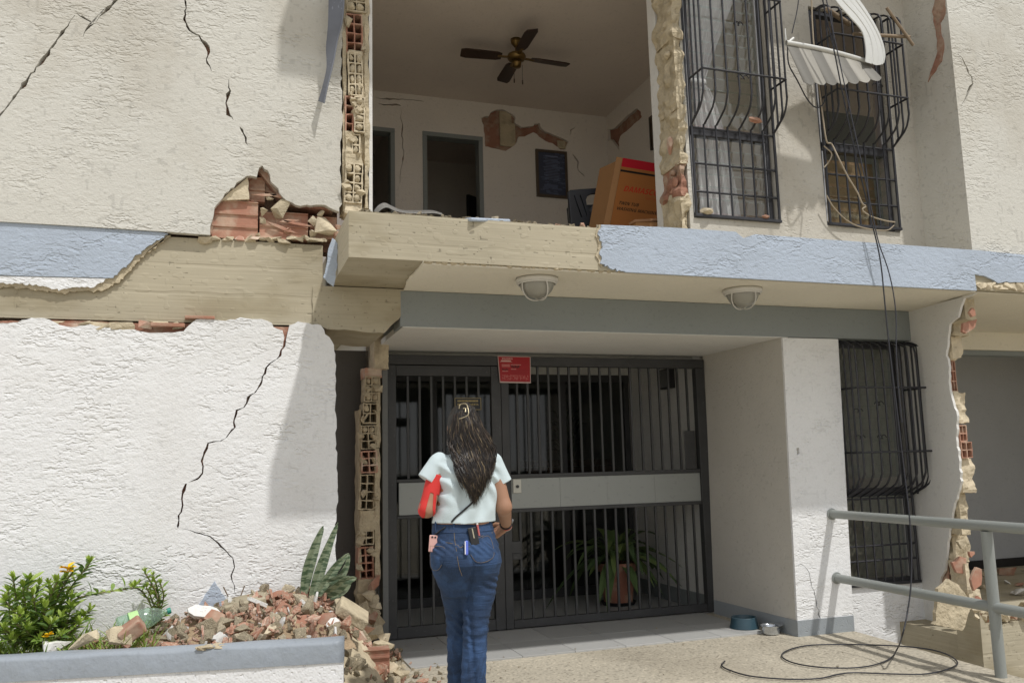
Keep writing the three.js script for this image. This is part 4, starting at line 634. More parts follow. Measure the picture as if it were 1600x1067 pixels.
// =====================================================================
// AWNING, LOOSE METAL, CABLES
// =====================================================================
{
  const aw = thing('fallen_awning', 'bent white metal awning hanging over the upper right cage grille', 'awning');
  const m1 = mat([0.70, 0.70, 0.68], 0.4, { map: T_soft, metalness: 0.2 }), m3 = mat([0.36, 0.34, 0.30], 0.5, { map: T_soft, metalness: 0.1 }), m2 = mat([0.19, 0.18, 0.16], 0.5, { map: T_soft, metalness: 0.2 });
  const top = t => onZ(mix(1229, 1356, t), mix(69, 99, t) - 3 * Math.sin(t * 3), 1.93), low = t => { const p = onZ(mix(1256, 1378, t), 128 - 7 * t + 4 * Math.sin(t * 3.1), 1.98); return p; };
  for (let i = 0; i < 7; i++) { const A = [], Bq = []; for (let k = 0; k <= 6; k++) { const t = (i + k / 6) / 7, a = top(t), b = low(t); const bul = 0.03 * Math.sin(k / 6 * Math.PI); A.push(a); const bb = b.clone(); bb.y -= bul; bb.z += 0.02 * Math.sin(k / 6 * Math.PI); Bq.push(bb); } mesh('slat', ribbon(A, Bq, 0.003), i % 2 ? m3 : m2, aw); }  // striped slats, both tones darkened in colour to suggest their shaded underside
  const ed = []; for (let k = 0; k <= 12; k++) { const p = top(k / 12); p.y += 0.012; ed.push(p); } mesh('edge_roll', tube(ed, 0.019, 24, 8), m1, aw);
  const arms = [[[1296, -14], [1312, 8], [1330, 28], [1348, 50], [1354, 78], [1353, 97]], [[1303, -16], [1322, 6], [1342, 28], [1358, 54], [1364, 80], [1363, 100]], [[1314, -16], [1333, 6], [1352, 30], [1366, 56], [1372, 80], [1370, 102]], [[1325, -16], [1343, 8], [1362, 36], [1374, 60], [1380, 82], [1378, 101]], [[1333, -14], [1352, 12], [1370, 42], [1380, 66], [1384, 86], [1382, 98]]];
  for (let i = 0; i < 4; i++) { const A = arms[i].map(p => onZ(p[0], p[1], 1.98 - i * 0.012)), Q = arms[i + 1].map(p => onZ(p[0], p[1], 1.97 - i * 0.012)); const ca = new THREE.CatmullRomCurve3(A).getPoints(24), cb = new THREE.CatmullRomCurve3(Q).getPoints(24); mesh('bent_slat', ribbon(ca, cb, 0.004), m1, aw); mesh('slat_seam', tube(A, 0.006 + 0.003 * (i % 2), 24, 6), m1, aw); }
  mesh('bracket', [cyl(onZ(1227, 45, 1.9), onZ(1229, 70, 1.9), 0.006), cyl(onZ(1229, 69, 1.9), onZ(1240, 60, 1.88), 0.012)], m1, aw);
  mesh('strut', [cyl(onZ(1334, 53, 1.85), onZ(1422, 57.5, 1.86), 0.014), cyl(onZ(1386, 12, 1.9), onZ(1428, 71, 1.88), 0.012), cyl(onZ(1292, 14, 1.75), onZ(1328, 38, 1.72), 0.02)], mat([0.40, 0.30, 0.2], 0.7, { map: T_wear }), aw);
  const st = thing('metal_strip', 'twisted grey metal strip dangling in front of the cream wall', 'metal strip');
  const L = [[513, -50], [513, 0], [512, 40], [509, 75], [510, 105], [505, 130], [497, 158]], R = [[540, -50], [537, 0], [535, 30], [527, 62], [520, 100], [512, 132], [506, 161]];
  const zz = [1.36, 1.36, 1.36, 1.34, 1.33, 1.33, 1.32]; const ca = new THREE.CatmullRomCurve3(L.map((p, i) => onZ(p[0], p[1], zz[i]))).getPoints(24), cb = new THREE.CatmullRomCurve3(R.map((p, i) => onZ(p[0], p[1], zz[i] + 0.03))).getPoints(24);
  mesh('sheet', ribbon(ca, cb, 0.004), mat([0.25, 0.26, 0.29], 0.45, { metalness: 0.4, map: T_wear }), st); mesh('folded_edge', tube(cb.filter((p, i) => i % 3 === 0), 0.006, 24, 6), mat([0.2, 0.21, 0.24], 0.5, { metalness: 0.4 }), st);
  const cv = (pts, r, m, lab, name = 'cable') => tag(mesh(name, tube(pts, r, pts.length * 8, 6), m), lab, 'cable', 'loose cables on the facade');
  const Zs = (l, z) => l.map(p => onZ(p[0], p[1], p[2] ?? z));
  const g2 = mat([0.035, 0.037, 0.05], 0.5), tanM = mat([0.36, 0.30, 0.22], 0.7);
  const coil = [[1403, 1013], [1390, 1030], [1350, 1042], [1290, 1043], [1242, 1036], [1222, 1025], [1234, 1015], [1268, 1008], [1330, 1007], [1400, 1009], [1450, 1014], [1482, 1023], [1497, 1036], [1480, 1046], [1446, 1053], [1400, 1053], [1335, 1051], [1308, 1054], [1280, 1060], [1230, 1061], [1172, 1056], [1138, 1046], [1128, 1039], [1133, 1033]].map(([a, b]) => onY(a, b, 0.012));
  cv([...Zs([[1281, -30], [1290, 20], [1303, 75], [1318, 150], [1333, 220], [1348, 285], [1361, 340], [1372, 385], [1378, 420], [1382, 460], [1390, 540], [1402, 640], [1414, 740], [1421, 800], [1425, 860], [1424, 915], [1418, 960], [1410, 995]], 2.1).map((p, i) => { if (i > 9) p.copy(onZ([1390, 1402, 1414, 1421, 1425, 1424, 1418, 1410][i - 10], [540, 640, 740, 800, 860, 915, 960, 995][i - 10], 2.1 + (i - 9) * 0.035)); return p; }), ...coil], 0.005, M.cable, 'black cable falling past the blue band into a loop on the ground');
  cv(Zs([[1286, -30], [1298, 30], [1309, 80], [1325, 155], [1341, 228], [1355, 292], [1366, 345], [1374, 380], [1388, 420], [1397, 460], [1401, 500], [1401, 545], [1404, 600], [1410, 660]], 2.12), 0.0042, g2, 'thin dark cable ending in front of the ground floor grille');
  cv(Zs([[1268, -20], [1270, 40], [1274, 90], [1281, 140], [1286, 180], [1292, 220, 1.85], [1300, 225, 1.8], [1310, 245], [1325, 275], [1340, 300], [1348, 318], [1354, 322], [1348, 328], [1362, 338], [1385, 345], [1399, 347]], 1.86), 0.006, tanM, 'tan wire looping down the upper right cage grille');
  cv(Zs([[1250, -30], [1247, 10], [1238, 52]], 1.9), 0.004, M.cable, 'thin black wire from above to the tip of the fallen awning');
  cv(Zs([[1231, 72], [1233, 100], [1246, 125], [1262, 155], [1276, 168], [1288, 160], [1292, 135]], 1.88), 0.005, M.cable, 'dark wire drooping under the left tip of the fallen awning');
  cv(Zs([[1292, 305], [1304, 325], [1325, 345], [1350, 356], [1385, 360], [1398, 352]], 1.62), 0.005, tanM, 'tan wire lying along the sill of the upper right window');
  cv(Zs([[1288, 228], [1300, 240], [1296, 252], [1288, 262]], 1.7), 0.005, tanM, 'short frayed wire at the left of the upper right grille');
  const cu = thing('metal_flashing', 'curled grey metal flashing lying on the edge of the open floor', 'metal strip'); const A = [[584, 330], [590, 322], [600, 317], [612, 322], [626, 328], [650, 329], [676, 329], [690, 333]].map(([a, b]) => onZ(a, b, 1.9)), Q = [[590, 333], [596, 327], [604, 324], [616, 329], [632, 332], [655, 333], [680, 333], [692, 336]].map(([a, b]) => onZ(a, b, 1.97)); mesh('sheet', ribbon(new THREE.CatmullRomCurve3(A).getPoints(24), new THREE.CatmullRomCurve3(Q).getPoints(24), 0.003), mat([0.33, 0.32, 0.3], 0.5, { metalness: 0.3, map: T_wear }), cu);
}
// =====================================================================
// LAMPS, HANDRAIL, BOWLS
// =====================================================================
{
  const lamp = (x, z, lab) => {
    const t = thing('bulkhead_lamp', lab, 'ceiling lamp', 'round caged lamps under the slab'); t.position.set(x, ySof, z);
    const pl = mat([0.62, 0.60, 0.55], 0.5); const prof = [[0.001, 0], [0.14, 0], [0.142, -0.018], [0.135, -0.032], [0.122, -0.034], [0.001, -0.034]].map(p => new THREE.Vector2(p[0], p[1]));
    mesh('base', new THREE.LatheGeometry(prof, 40), pl, t);
    const d = new THREE.SphereGeometry(0.114, 32, 12, 0, 6.2832, Math.PI / 2, Math.PI / 2); d.scale(1, 0.85, 1); d.translate(0, -0.034, 0); mesh('diffuser', d, mat([0.30, 0.29, 0.25], 0.3, { clearcoat: 0.5, clearcoatRoughness: 0.2 }), t);
    for (let k = 0; k < 2; k++) { const off = k ? 0.04 : -0.04, p = []; for (let i = 0; i <= 20; i++) { const a = i / 20 * Math.PI, R = 0.128; p.push(V(Math.cos(a) * R, -0.032 - Math.sin(a) * 0.108, off * Math.sin(a))); } const g = tube(p, 0.0045, 40, 6); g.rotateY(k * 1.3 + 0.4); mesh('guard_wire', g, pl, t); }
    const ring = new THREE.TorusGeometry(0.124, 0.007, 6, 40); ring.rotateX(Math.PI / 2); ring.translate(0, -0.037, 0); mesh('guard_ring', ring, pl, t); return t;
  };
  lamp(1.945, 1.76, 'round caged lamp under the slab above the red danger notice'); lamp(3.54, 1.73, 'round caged lamp under the slab nearer the white pier');
  const R = thing('handrail', 'grey tubular steel handrail along the walkway edge', 'handrail'), r = 0.033;
  const w = (z, y) => V(4.588 - (z - 1.203) * 0.039, y, z);
  mesh('top_rail', cyl(w(1.209, 0.904), w(6.2, 0.904), r, r, 20), M.rail, R); mesh('middle_rail', cyl(w(1.209, 0.412), w(6.2, 0.412), r, r, 20), M.rail, R);
  for (const z of [2.72, 4.3]) mesh('post', cyl(w(z, -0.02), w(z, 0.87), 0.034, 0.034, 20), M.rail, R);
  for (const y of [0.904, 0.412]) mesh('wall_flange', cyl(w(1.2075, y), w(1.215, y), 0.046, 0.044, 20), M.rail, R);
  const lathe = (pts, m, n = 40) => new THREE.LatheGeometry(pts.map(p => new THREE.Vector2(p[0], p[1])), n);
  const b1 = thing('pet_bowl', 'round dark teal pet bowl on the porch floor', 'bowl'); const q = onY(1157, 979, 0.012); b1.position.set(q.x + 0.0, 0.0135, q.z + 0.06);
  mesh('shell', lathe([[0.001, 0], [0.115, 0], [0.117, 0.006], [0.108, 0.03], [0.1, 0.078], [0.096, 0.084], [0.09, 0.08], [0.075, 0.03], [0.001, 0.025]]), mat([0.035, 0.075, 0.10], 0.35), b1); mesh('rim', new THREE.TorusGeometry(0.097, 0.004, 6, 40).rotateX(Math.PI / 2).translate(0, 0.082, 0), mat([0.05, 0.1, 0.13], 0.35), b1);
  const b2 = thing('metal_dish', 'small shiny foil dish with a spout beside the pet bowl', 'bowl'); const q2 = onY(1203, 990, 0.002); b2.position.set(q2.x, 0.002, q2.z + 0.02);
  mesh('shell', lathe([[0.001, 0], [0.058, 0], [0.064, 0.01], [0.064, 0.056], [0.078, 0.066], [0.076, 0.069], [0.06, 0.06], [0.056, 0.012], [0.001, 0.009]]), mat([0.55, 0.58, 0.62], 0.25, { metalness: 0.85 }), b2); mesh('lip', ribbon([V(0.055, 0.067, -0.04), V(0.1, 0.07, -0.03), V(0.115, 0.069, -0.01)], [V(0.055, 0.066, 0.05), V(0.085, 0.066, 0.04), V(0.11, 0.066, 0.02)], 0.002), mat([0.6, 0.62, 0.65], 0.3, { metalness: 0.8 }), b2);
}
// =====================================================================
// THINGS IN THE OPEN ROOM
// =====================================================================
{
  const f = thing('ceiling_fan', 'dark four blade ceiling fan in the open upstairs room', 'ceiling fan'), bl = mat([0.065, 0.034, 0.02], 0.4, { map: T_wear }), br = mat([0.20, 0.13, 0.045], 0.35, { metalness: 0.8 });
  const h = V(2.664, 5.32, -0.55); f.position.copy(h);
  const lathe = (pts) => new THREE.LatheGeometry(pts.map(p => new THREE.Vector2(p[0], p[1])), 28);
  mesh('canopy', lathe([[0.001, 0.188], [0.055, 0.188], [0.05, 0.15], [0.02, 0.11], [0.001, 0.11]]), br, f); mesh('rod', cyl(V(0, 0.03, 0), V(0, 0.12, 0), 0.012), br, f);
  mesh('motor', lathe([[0.001, 0.05], [0.05, 0.048], [0.085, 0.03], [0.095, 0.005], [0.08, -0.025], [0.05, -0.035], [0.001, -0.036]]), br, f); mesh('light_cup', lathe([[0.001, -0.036], [0.045, -0.036], [0.048, -0.06], [0.04, -0.1], [0.001, -0.105]]), br, f);
  for (let k = 0; k < 4; k++) {
    const a = [3.05, 0.04, 1.52, 4.66][k], P = [[0.15, -0.045], [0.2, -0.062], [0.5, -0.07], [0.555, -0.055], [0.56, 0.05], [0.51, 0.066], [0.2, 0.058], [0.15, 0.04]];
    const g = slab2d(P, null, 0.008, 0.002); g.rotateX(-Math.PI / 2 + 0.2); g.rotateY(a); const b = mesh('blade', uvm(g), bl, f); const ag = rbox(0.07, 0.19, -0.006, 0.004, -0.018, 0.018, 0.003, 1); ag.rotateY(a); mesh('blade_iron', ag, br, b);
  }
  for (const [x, z, l] of [[-0.04, 0.03, 0.2], [0.05, 0.02, 0.2]]) mesh('pull_chain', [cyl(V(x, -0.08, z), V(x, -0.08 - l * 0.8, z), 0.002), cyl(V(x, -0.08 - l * 0.8, z), V(x, -0.08 - l, z), 0.006)], bl, f);
  // carton
  const cart = canvasTex(700, 1180, (c, w, h) => {
    c.fillStyle = '#b07039'; c.fillRect(0, 0, w, h); const r = rng(3); for (let i = 0; i < 900; i++) { c.fillStyle = r() < 0.5 ? 'rgba(150,98,48,0.15)' : 'rgba(205,140,80,0.12)'; c.fillRect(r() * w, r() * h, 30 + r() * 80, 2); }
    c.fillStyle = '#c4122a'; c.fillRect(0, 0, w, 84); c.fillStyle = '#17130f'; c.fillRect(0, 112, w, 20); c.fillStyle = '#c8341c'; c.font = 'italic bold 74px sans-serif'; c.fillText('DAMASCO', 60, 312); c.font = '44px sans-serif'; c.fillStyle = '#b8542c'; c.fillText('Siempre', 290, 362); c.fillStyle = '#1c1510'; c.font = 'italic bold 42px sans-serif'; c.fillText('TWIN TUB', 40, 440); c.fillText('WASHING MACHINE', 30, 494);
  });
  const bx = thing('washing_machine_carton', 'large brown carton with a red top band leaning in the open room', 'box'), cb = mat([0.42, 0.22, 0.095], 0.85, { map: T_soft });
  const F4 = [onZ(948, 352, 0.4), onZ(1078, 366, 0.32), onZ(1078, 264, 0.30), onZ(973.5, 246.5, 0.4)], S = V(-0.06, 0.0, -0.34), S2 = V(-0.07, 0.012, -0.34); F4[0].y = 2.87; F4[0].x = onZ(943, 362, 0.4).x - 0.06; F4[1].y = 2.87;
  const bot0 = F4[0].clone(); 
  mesh('printed_face', boardFace(F4), mat(W1, 0.85, { map: cart }), bx);
  const bb = F4.map((p, i) => p.clone().add(i < 2 ? S : S2)); mesh('carton_body', hexa([...F4.map(p => p.clone().add(V(0, 0, -0.004))), ...bb]), cb, bx);
  const lf = [F4[0].clone().add(V(-0.06, 0, -0.01)), F4[0].clone().add(V(-0.003, 0, 0)), F4[3].clone().add(V(-0.003, 0, 0)), F4[3].clone().add(V(-0.055, 0.008, -0.01))]; mesh('side_flap', hexa([...lf, ...lf.map(p => p.clone().add(V(0, 0, -0.01)))]), cb, bx);
  const slip = thing('loose_board', 'flat reddish board lying in front of the carton', 'board'); const sb = rbox(-0.16, 0.16, -0.01, 0.01, -0.05, 0.05, 0.003, 1); const so = mesh('board', sb, mat([0.40, 0.22, 0.12], 0.85, { map: T_soft }), slip); so.position.copy(onZ(1015, 347, 1.0)); so.position.y = 3.25; so.position.y = onZ(1015, 346, 1.0).y; so.rotation.z = 0.12; mesh('support', rbox(-0.14, 0.14, -0.3, -0.012, -0.04, 0.04, 0.003, 1), cb, slip).position.copy(so.position);
  // plastic chair: two side frames with arms, slotted back
  const ch = thing('plastic_chair', 'dark grey plastic armchair tipped near the carton', 'chair'), pm = mat([0.045, 0.05, 0.062], 0.45);
  const out = [[886, 301], [889, 298.5], [905, 297], [930, 295.5], [937, 296.5], [938.5, 300], [936, 303], [922, 304.5], [916, 308], [913.5, 314], [915, 322], [921, 336], [930, 362], [934, 385], [918, 385], [908, 360], [898, 385], [885, 385], [890, 345]].map(([a, b]) => onZ(a, b, -0.1)).map(p => [p.x, p.y]);
  const sl = [[[893, 306], [896, 306], [909, 342], [905, 342]], [[902, 305.5], [906, 305.5], [917, 340], [914, 340]]].map(s => s.map(([a, b]) => { const p = onZ(a, b, -0.1); return [p.x, p.y]; }));
  const sg = slab2d(out, sl, 0.03, 0.006); sg.translate(0, 0, -0.1); mesh('side_frame', uvm(sg), pm, ch); const sg2 = sg.clone(); sg2.translate(0.2, 0.01, -0.5); mesh('side_frame', uvm(sg2), pm, ch);
  const c0 = onZ(889, 301, -0.1), c1 = onZ(892, 345, -0.1); mesh('backrest', hexa([c1.clone(), c1.clone().add(V(0.05, 0, 0)), c0.clone().add(V(0.05, 0, 0)), c0.clone(), c1.clone().add(V(0.19, 0, -0.5)), c1.clone().add(V(0.24, 0, -0.5)), c0.clone().add(V(0.24, 0, -0.5)), c0.clone().add(V(0.19, 0, -0.5))]), pm, ch);
  mesh('seat', rbox(c1.x + 0.2, c1.x + 0.44, 3.28, 3.33, -0.58, -0.1, 0.02, 2), pm, ch);
  const pile = thing('clothes_bundle', 'heap of grey and violet cloth between chair and carton', 'cloth');
  for (const [x, y, s, c] of [[935, 330, 0.2, [0.12, 0.125, 0.14]], [928, 342, 0.2, [0.06, 0.065, 0.075]], [943, 310, 0.09, [0.14, 0.1, 0.2]], [946, 320, 0.12, [0.26, 0.26, 0.28]]]) { const g = rock(4400 + x, 0.4, 2, 0.3); g.scale(s * 1.2, s * 0.7, s); const p = onZ(x, y, -0.15); g.translate(p.x, p.y, p.z); mesh('garment', uvm(g), mat(c, 0.95), pile); }
  mesh('stool', rbox(onZ(918, 352, -0.2).x, onZ(948, 352, -0.2).x, 2.866, onZ(930, 346, -0.2).y, -0.4, -0.1, 0.02, 1), mat([0.06, 0.06, 0.07], 0.6), pile);
  // framed poster and picture
  const po = thing('framed_poster', 'dark blue framed text poster on the back wall of the open room', 'picture');
  const pt = canvasTex(256, 384, (c, w, h) => { c.fillStyle = '#3c445a'; c.fillRect(0, 0, w, h); const r = rng(9); c.fillStyle = '#566079'; for (let i = 0; i < 60; i++) c.fillRect(r() * w, r() * h, 40, 10); c.fillStyle = '#77809a'; c.fillRect(70, 26, 120, 12); for (let y = 60; y < 250; y += 14) { const a = 40 + r() * 30; c.fillRect(a, y, w - 2 * a, 4); } c.fillStyle = '#59627c'; c.fillRect(50, 290, 130, 26); c.fillRect(120, 316, 60, 18); });
  const a = onZ(839.5, 306, -2.04), b = onZ(886, 237, -2.04); mesh('frame', [box(a.x, a.x + 0.03, a.y, b.y, -2.068, -2.04), box(b.x - 0.03, b.x, a.y, b.y, -2.068, -2.04), box(a.x + 0.03, b.x - 0.03, a.y, a.y + 0.03, -2.068, -2.04), box(a.x + 0.03, b.x - 0.03, b.y - 0.03, b.y, -2.068, -2.04)], mat([0.09, 0.065, 0.045], 0.5), po); mesh('print', boardFace([V(a.x + 0.03, a.y + 0.03, -2.05), V(b.x - 0.03, a.y + 0.03, -2.05), V(b.x - 0.03, b.y - 0.03, -2.05), V(a.x + 0.03, b.y - 0.03, -2.05)]), mat(W1, 0.35, { map: pt }), po);
  const pc = thing('wall_picture', 'narrow dark framed picture on the right wall of the open room', 'picture'), k0 = onX(1018, 235, 4.33), k1 = onX(1030, 172, 4.33); mesh('frame', [box(4.315, 4.339, k0.y, k1.y, k0.z, k0.z + 0.03), box(4.315, 4.339, k0.y, k1.y, k1.z - 0.03, k1.z), box(4.315, 4.339, k0.y, k0.y + 0.03, k0.z + 0.03, k1.z - 0.03), box(4.315, 4.339, k1.y - 0.03, k1.y, k0.z + 0.03, k1.z - 0.03)], mat([0.05, 0.035, 0.025], 0.5), pc); mesh('print', box(4.325, 4.338, k0.y + 0.03, k1.y - 0.03, k0.z + 0.03, k1.z - 0.03), mat([0.1, 0.08, 0.055], 0.7), pc);
  // furniture seen through the doorway
  const ds = thing('side_desk', 'dark wooden desk with papers seen through the doorway', 'desk'), wd = mat([0.07, 0.025, 0.018], 0.5); mesh('desk_top', rbox(2.0, 2.5, 3.88, 3.92, -3.4, -2.8, 0.006, 1), wd, ds); for (const x of [2.03, 2.44]) mesh('leg', rbox(x, x + 0.04, 2.866, 3.879, -2.9, -2.84, 0.004, 1), wd, ds); mesh('paper', rbox(2.4, 2.5, 3.84, 3.9, -2.79, -2.785, 0.001, 1), mat([0.6, 0.6, 0.58], 0.8), ds);
  const cb2 = thing('dark_cabinet', 'low black cabinet with a slanted screen seen through the doorway', 'cabinet'); mesh('body', rbox(2.55, 3.2, 2.866, 4.2, -3.3, -2.9, 0.01, 1), M.black, cb2); const sc = rbox(-0.2, 0.2, 0, 0.45, -0.02, 0.02, 0.006, 1); const so2 = mesh('screen', sc, M.black, cb2); so2.position.set(2.95, 4.2, -2.95); so2.rotation.y = 0.6;
  const lampo = thing('bent_desk_lamp', 'small dark desk lamp standing on the desk beyond the doorway', 'lamp'); mesh('arm', tube([V(2.28, 3.92, -2.9), V(2.3, 4.05, -2.88), V(2.2, 4.2, -2.86)], 0.016, 16, 6), M.black, lampo); mesh('base', rbox(2.22, 2.36, 3.921, 3.945, -2.97, -2.83, 0.008, 1), M.black, lampo);
}
// =====================================================================
// HALL BEHIND THE GATE
// =====================================================================
function bladeLeaf(base, dir, len, wid, bend, m, parent, name = 'leaf', fold = 0.25, n = 10) {
  const A = [], Cc = [], Q = [], d = dir.clone().normalize(), side = d.clone().cross(V(0, 1, 0)); if (side.length() < 0.05) side.set(1, 0, 0); side.normalize();
  for (let i = 0; i <= n; i++) { const t = i / n, c = base.clone().addScaledVector(d, len * t).add(V(0, -bend * len * t * t, 0)), w = wid * Math.pow(Math.sin(Math.PI * clamp(0.08 + 0.92 * t)), 0.7) * 0.5, upv = V(0, fold * w, 0); A.push(c.clone().addScaledVector(side, -w).add(upv)); Cc.push(c); Q.push(c.clone().addScaledVector(side, w).add(upv)); }
  return [ribbon(A, Cc, 0.0015), ribbon(Cc, Q, 0.0015)];
}
{
  const pot = thing('potted_plant', 'leafy plant in a terracotta pot behind the gate bars', 'potted plant'), gm = [mat([0.11, 0.17, 0.06], 0.5), mat([0.16, 0.22, 0.07], 0.5), mat([0.08, 0.13, 0.05], 0.55)];
  const X = 3.62, Zp = -0.75; const prof = [[0.001, 0.012], [0.13, 0.012], [0.135, 0.02], [0.165, 0.32], [0.185, 0.322], [0.188, 0.40], [0.17, 0.402], [0.155, 0.36], [0.001, 0.36]];
  mesh('pot', uvm(new THREE.LatheGeometry(prof.map(p => new THREE.Vector2(p[0], p[1])), 36).translate(X, 0, Zp)), mat([0.85, 0.7, 0.66], 0.8, { map: T_clay }), pot); mesh('saucer', new THREE.CylinderGeometry(0.17, 0.15, 0.03, 30).translate(X, 0.024, Zp), M.black, pot);
  const r = rng(55); for (let i = 0; i < 64; i++) { const a = r() * 6.28, el = 0.15 + r() * 1.2, d = V(Math.cos(a) * Math.cos(el), Math.sin(el), Math.sin(a) * Math.cos(el)), L = 0.34 + 0.42 * r(); mesh('leaf', bladeLeaf(V(X + 0.05 * Math.cos(a), 0.38 + 0.12 * r(), Zp + 0.05 * Math.sin(a)), d, L, 0.075 + 0.04 * r(), 0.4 + 0.6 * r(), null, null, 'leaf', 0.3, 7), gm[Math.floor(r() * 3)], pot); }
  const pl = thing('hall_planter', 'low red brick planter box inside the dark hall', 'planter'); const brickM = mat([0.55, 0.5, 0.5], 0.9, { map: T_clay }); for (let row = 0; row < 5; row++) for (let i = 0; i < 5; i++) mesh('brick', rbox(3.1 + i * 0.21 + (row % 2) * 0.05, 3.3 + i * 0.21 + (row % 2) * 0.05, 1.02 + row * 0.075, 1.088 + row * 0.075, -2.0, -1.9, 0.006, 1), brickM, pl); mesh('stand', box(3.1, 4.14, 0.009, 1.015, -2.05, -1.88), M.darkPaint, pl);
  const hp = thing('hall_plant', 'dark shrub with small shiny ornaments in the brick planter', 'plant'); for (let i = 0; i < 40; i++) { const a = r() * 6.28, d = V(Math.cos(a) * 0.5, 0.6 + r(), Math.sin(a) * 0.3); mesh('leaf', bladeLeaf(V(3.65 + 0.1 * Math.cos(a), 1.38 + 0.5 * r(), -1.97), d, 0.2 + 0.2 * r(), 0.05, 0.6, null, null, 'leaf', 0.3, 5), gm[2], hp); }
  const sh = thing('hall_cabinet', 'tall dark cabinet with glazed doors in the hall', 'cabinet'); mesh('body', rbox(2.35, 3.0, 0.01, 1.55, -3.2, -2.7, 0.01, 1), M.black, sh); for (let i = 0; i < 2; i++) mesh('door', rbox(2.37 + i * 0.31, 2.67 + i * 0.31, 0.1, 1.5, -2.698, -2.68, 0.005, 1), M.darkPaint, sh);
  const mb = thing('meter_box', 'small black box high on the hall wall behind the bars', 'box'); mesh('case', rbox(4.08, 4.158, 2.05, 2.24, -0.62, -0.4, 0.008, 1), M.black, mb); mesh('case_door', rbox(4.072, 4.079, 2.06, 2.23, -0.6, -0.42, 0.002, 1), M.darkPaint, mb);
}

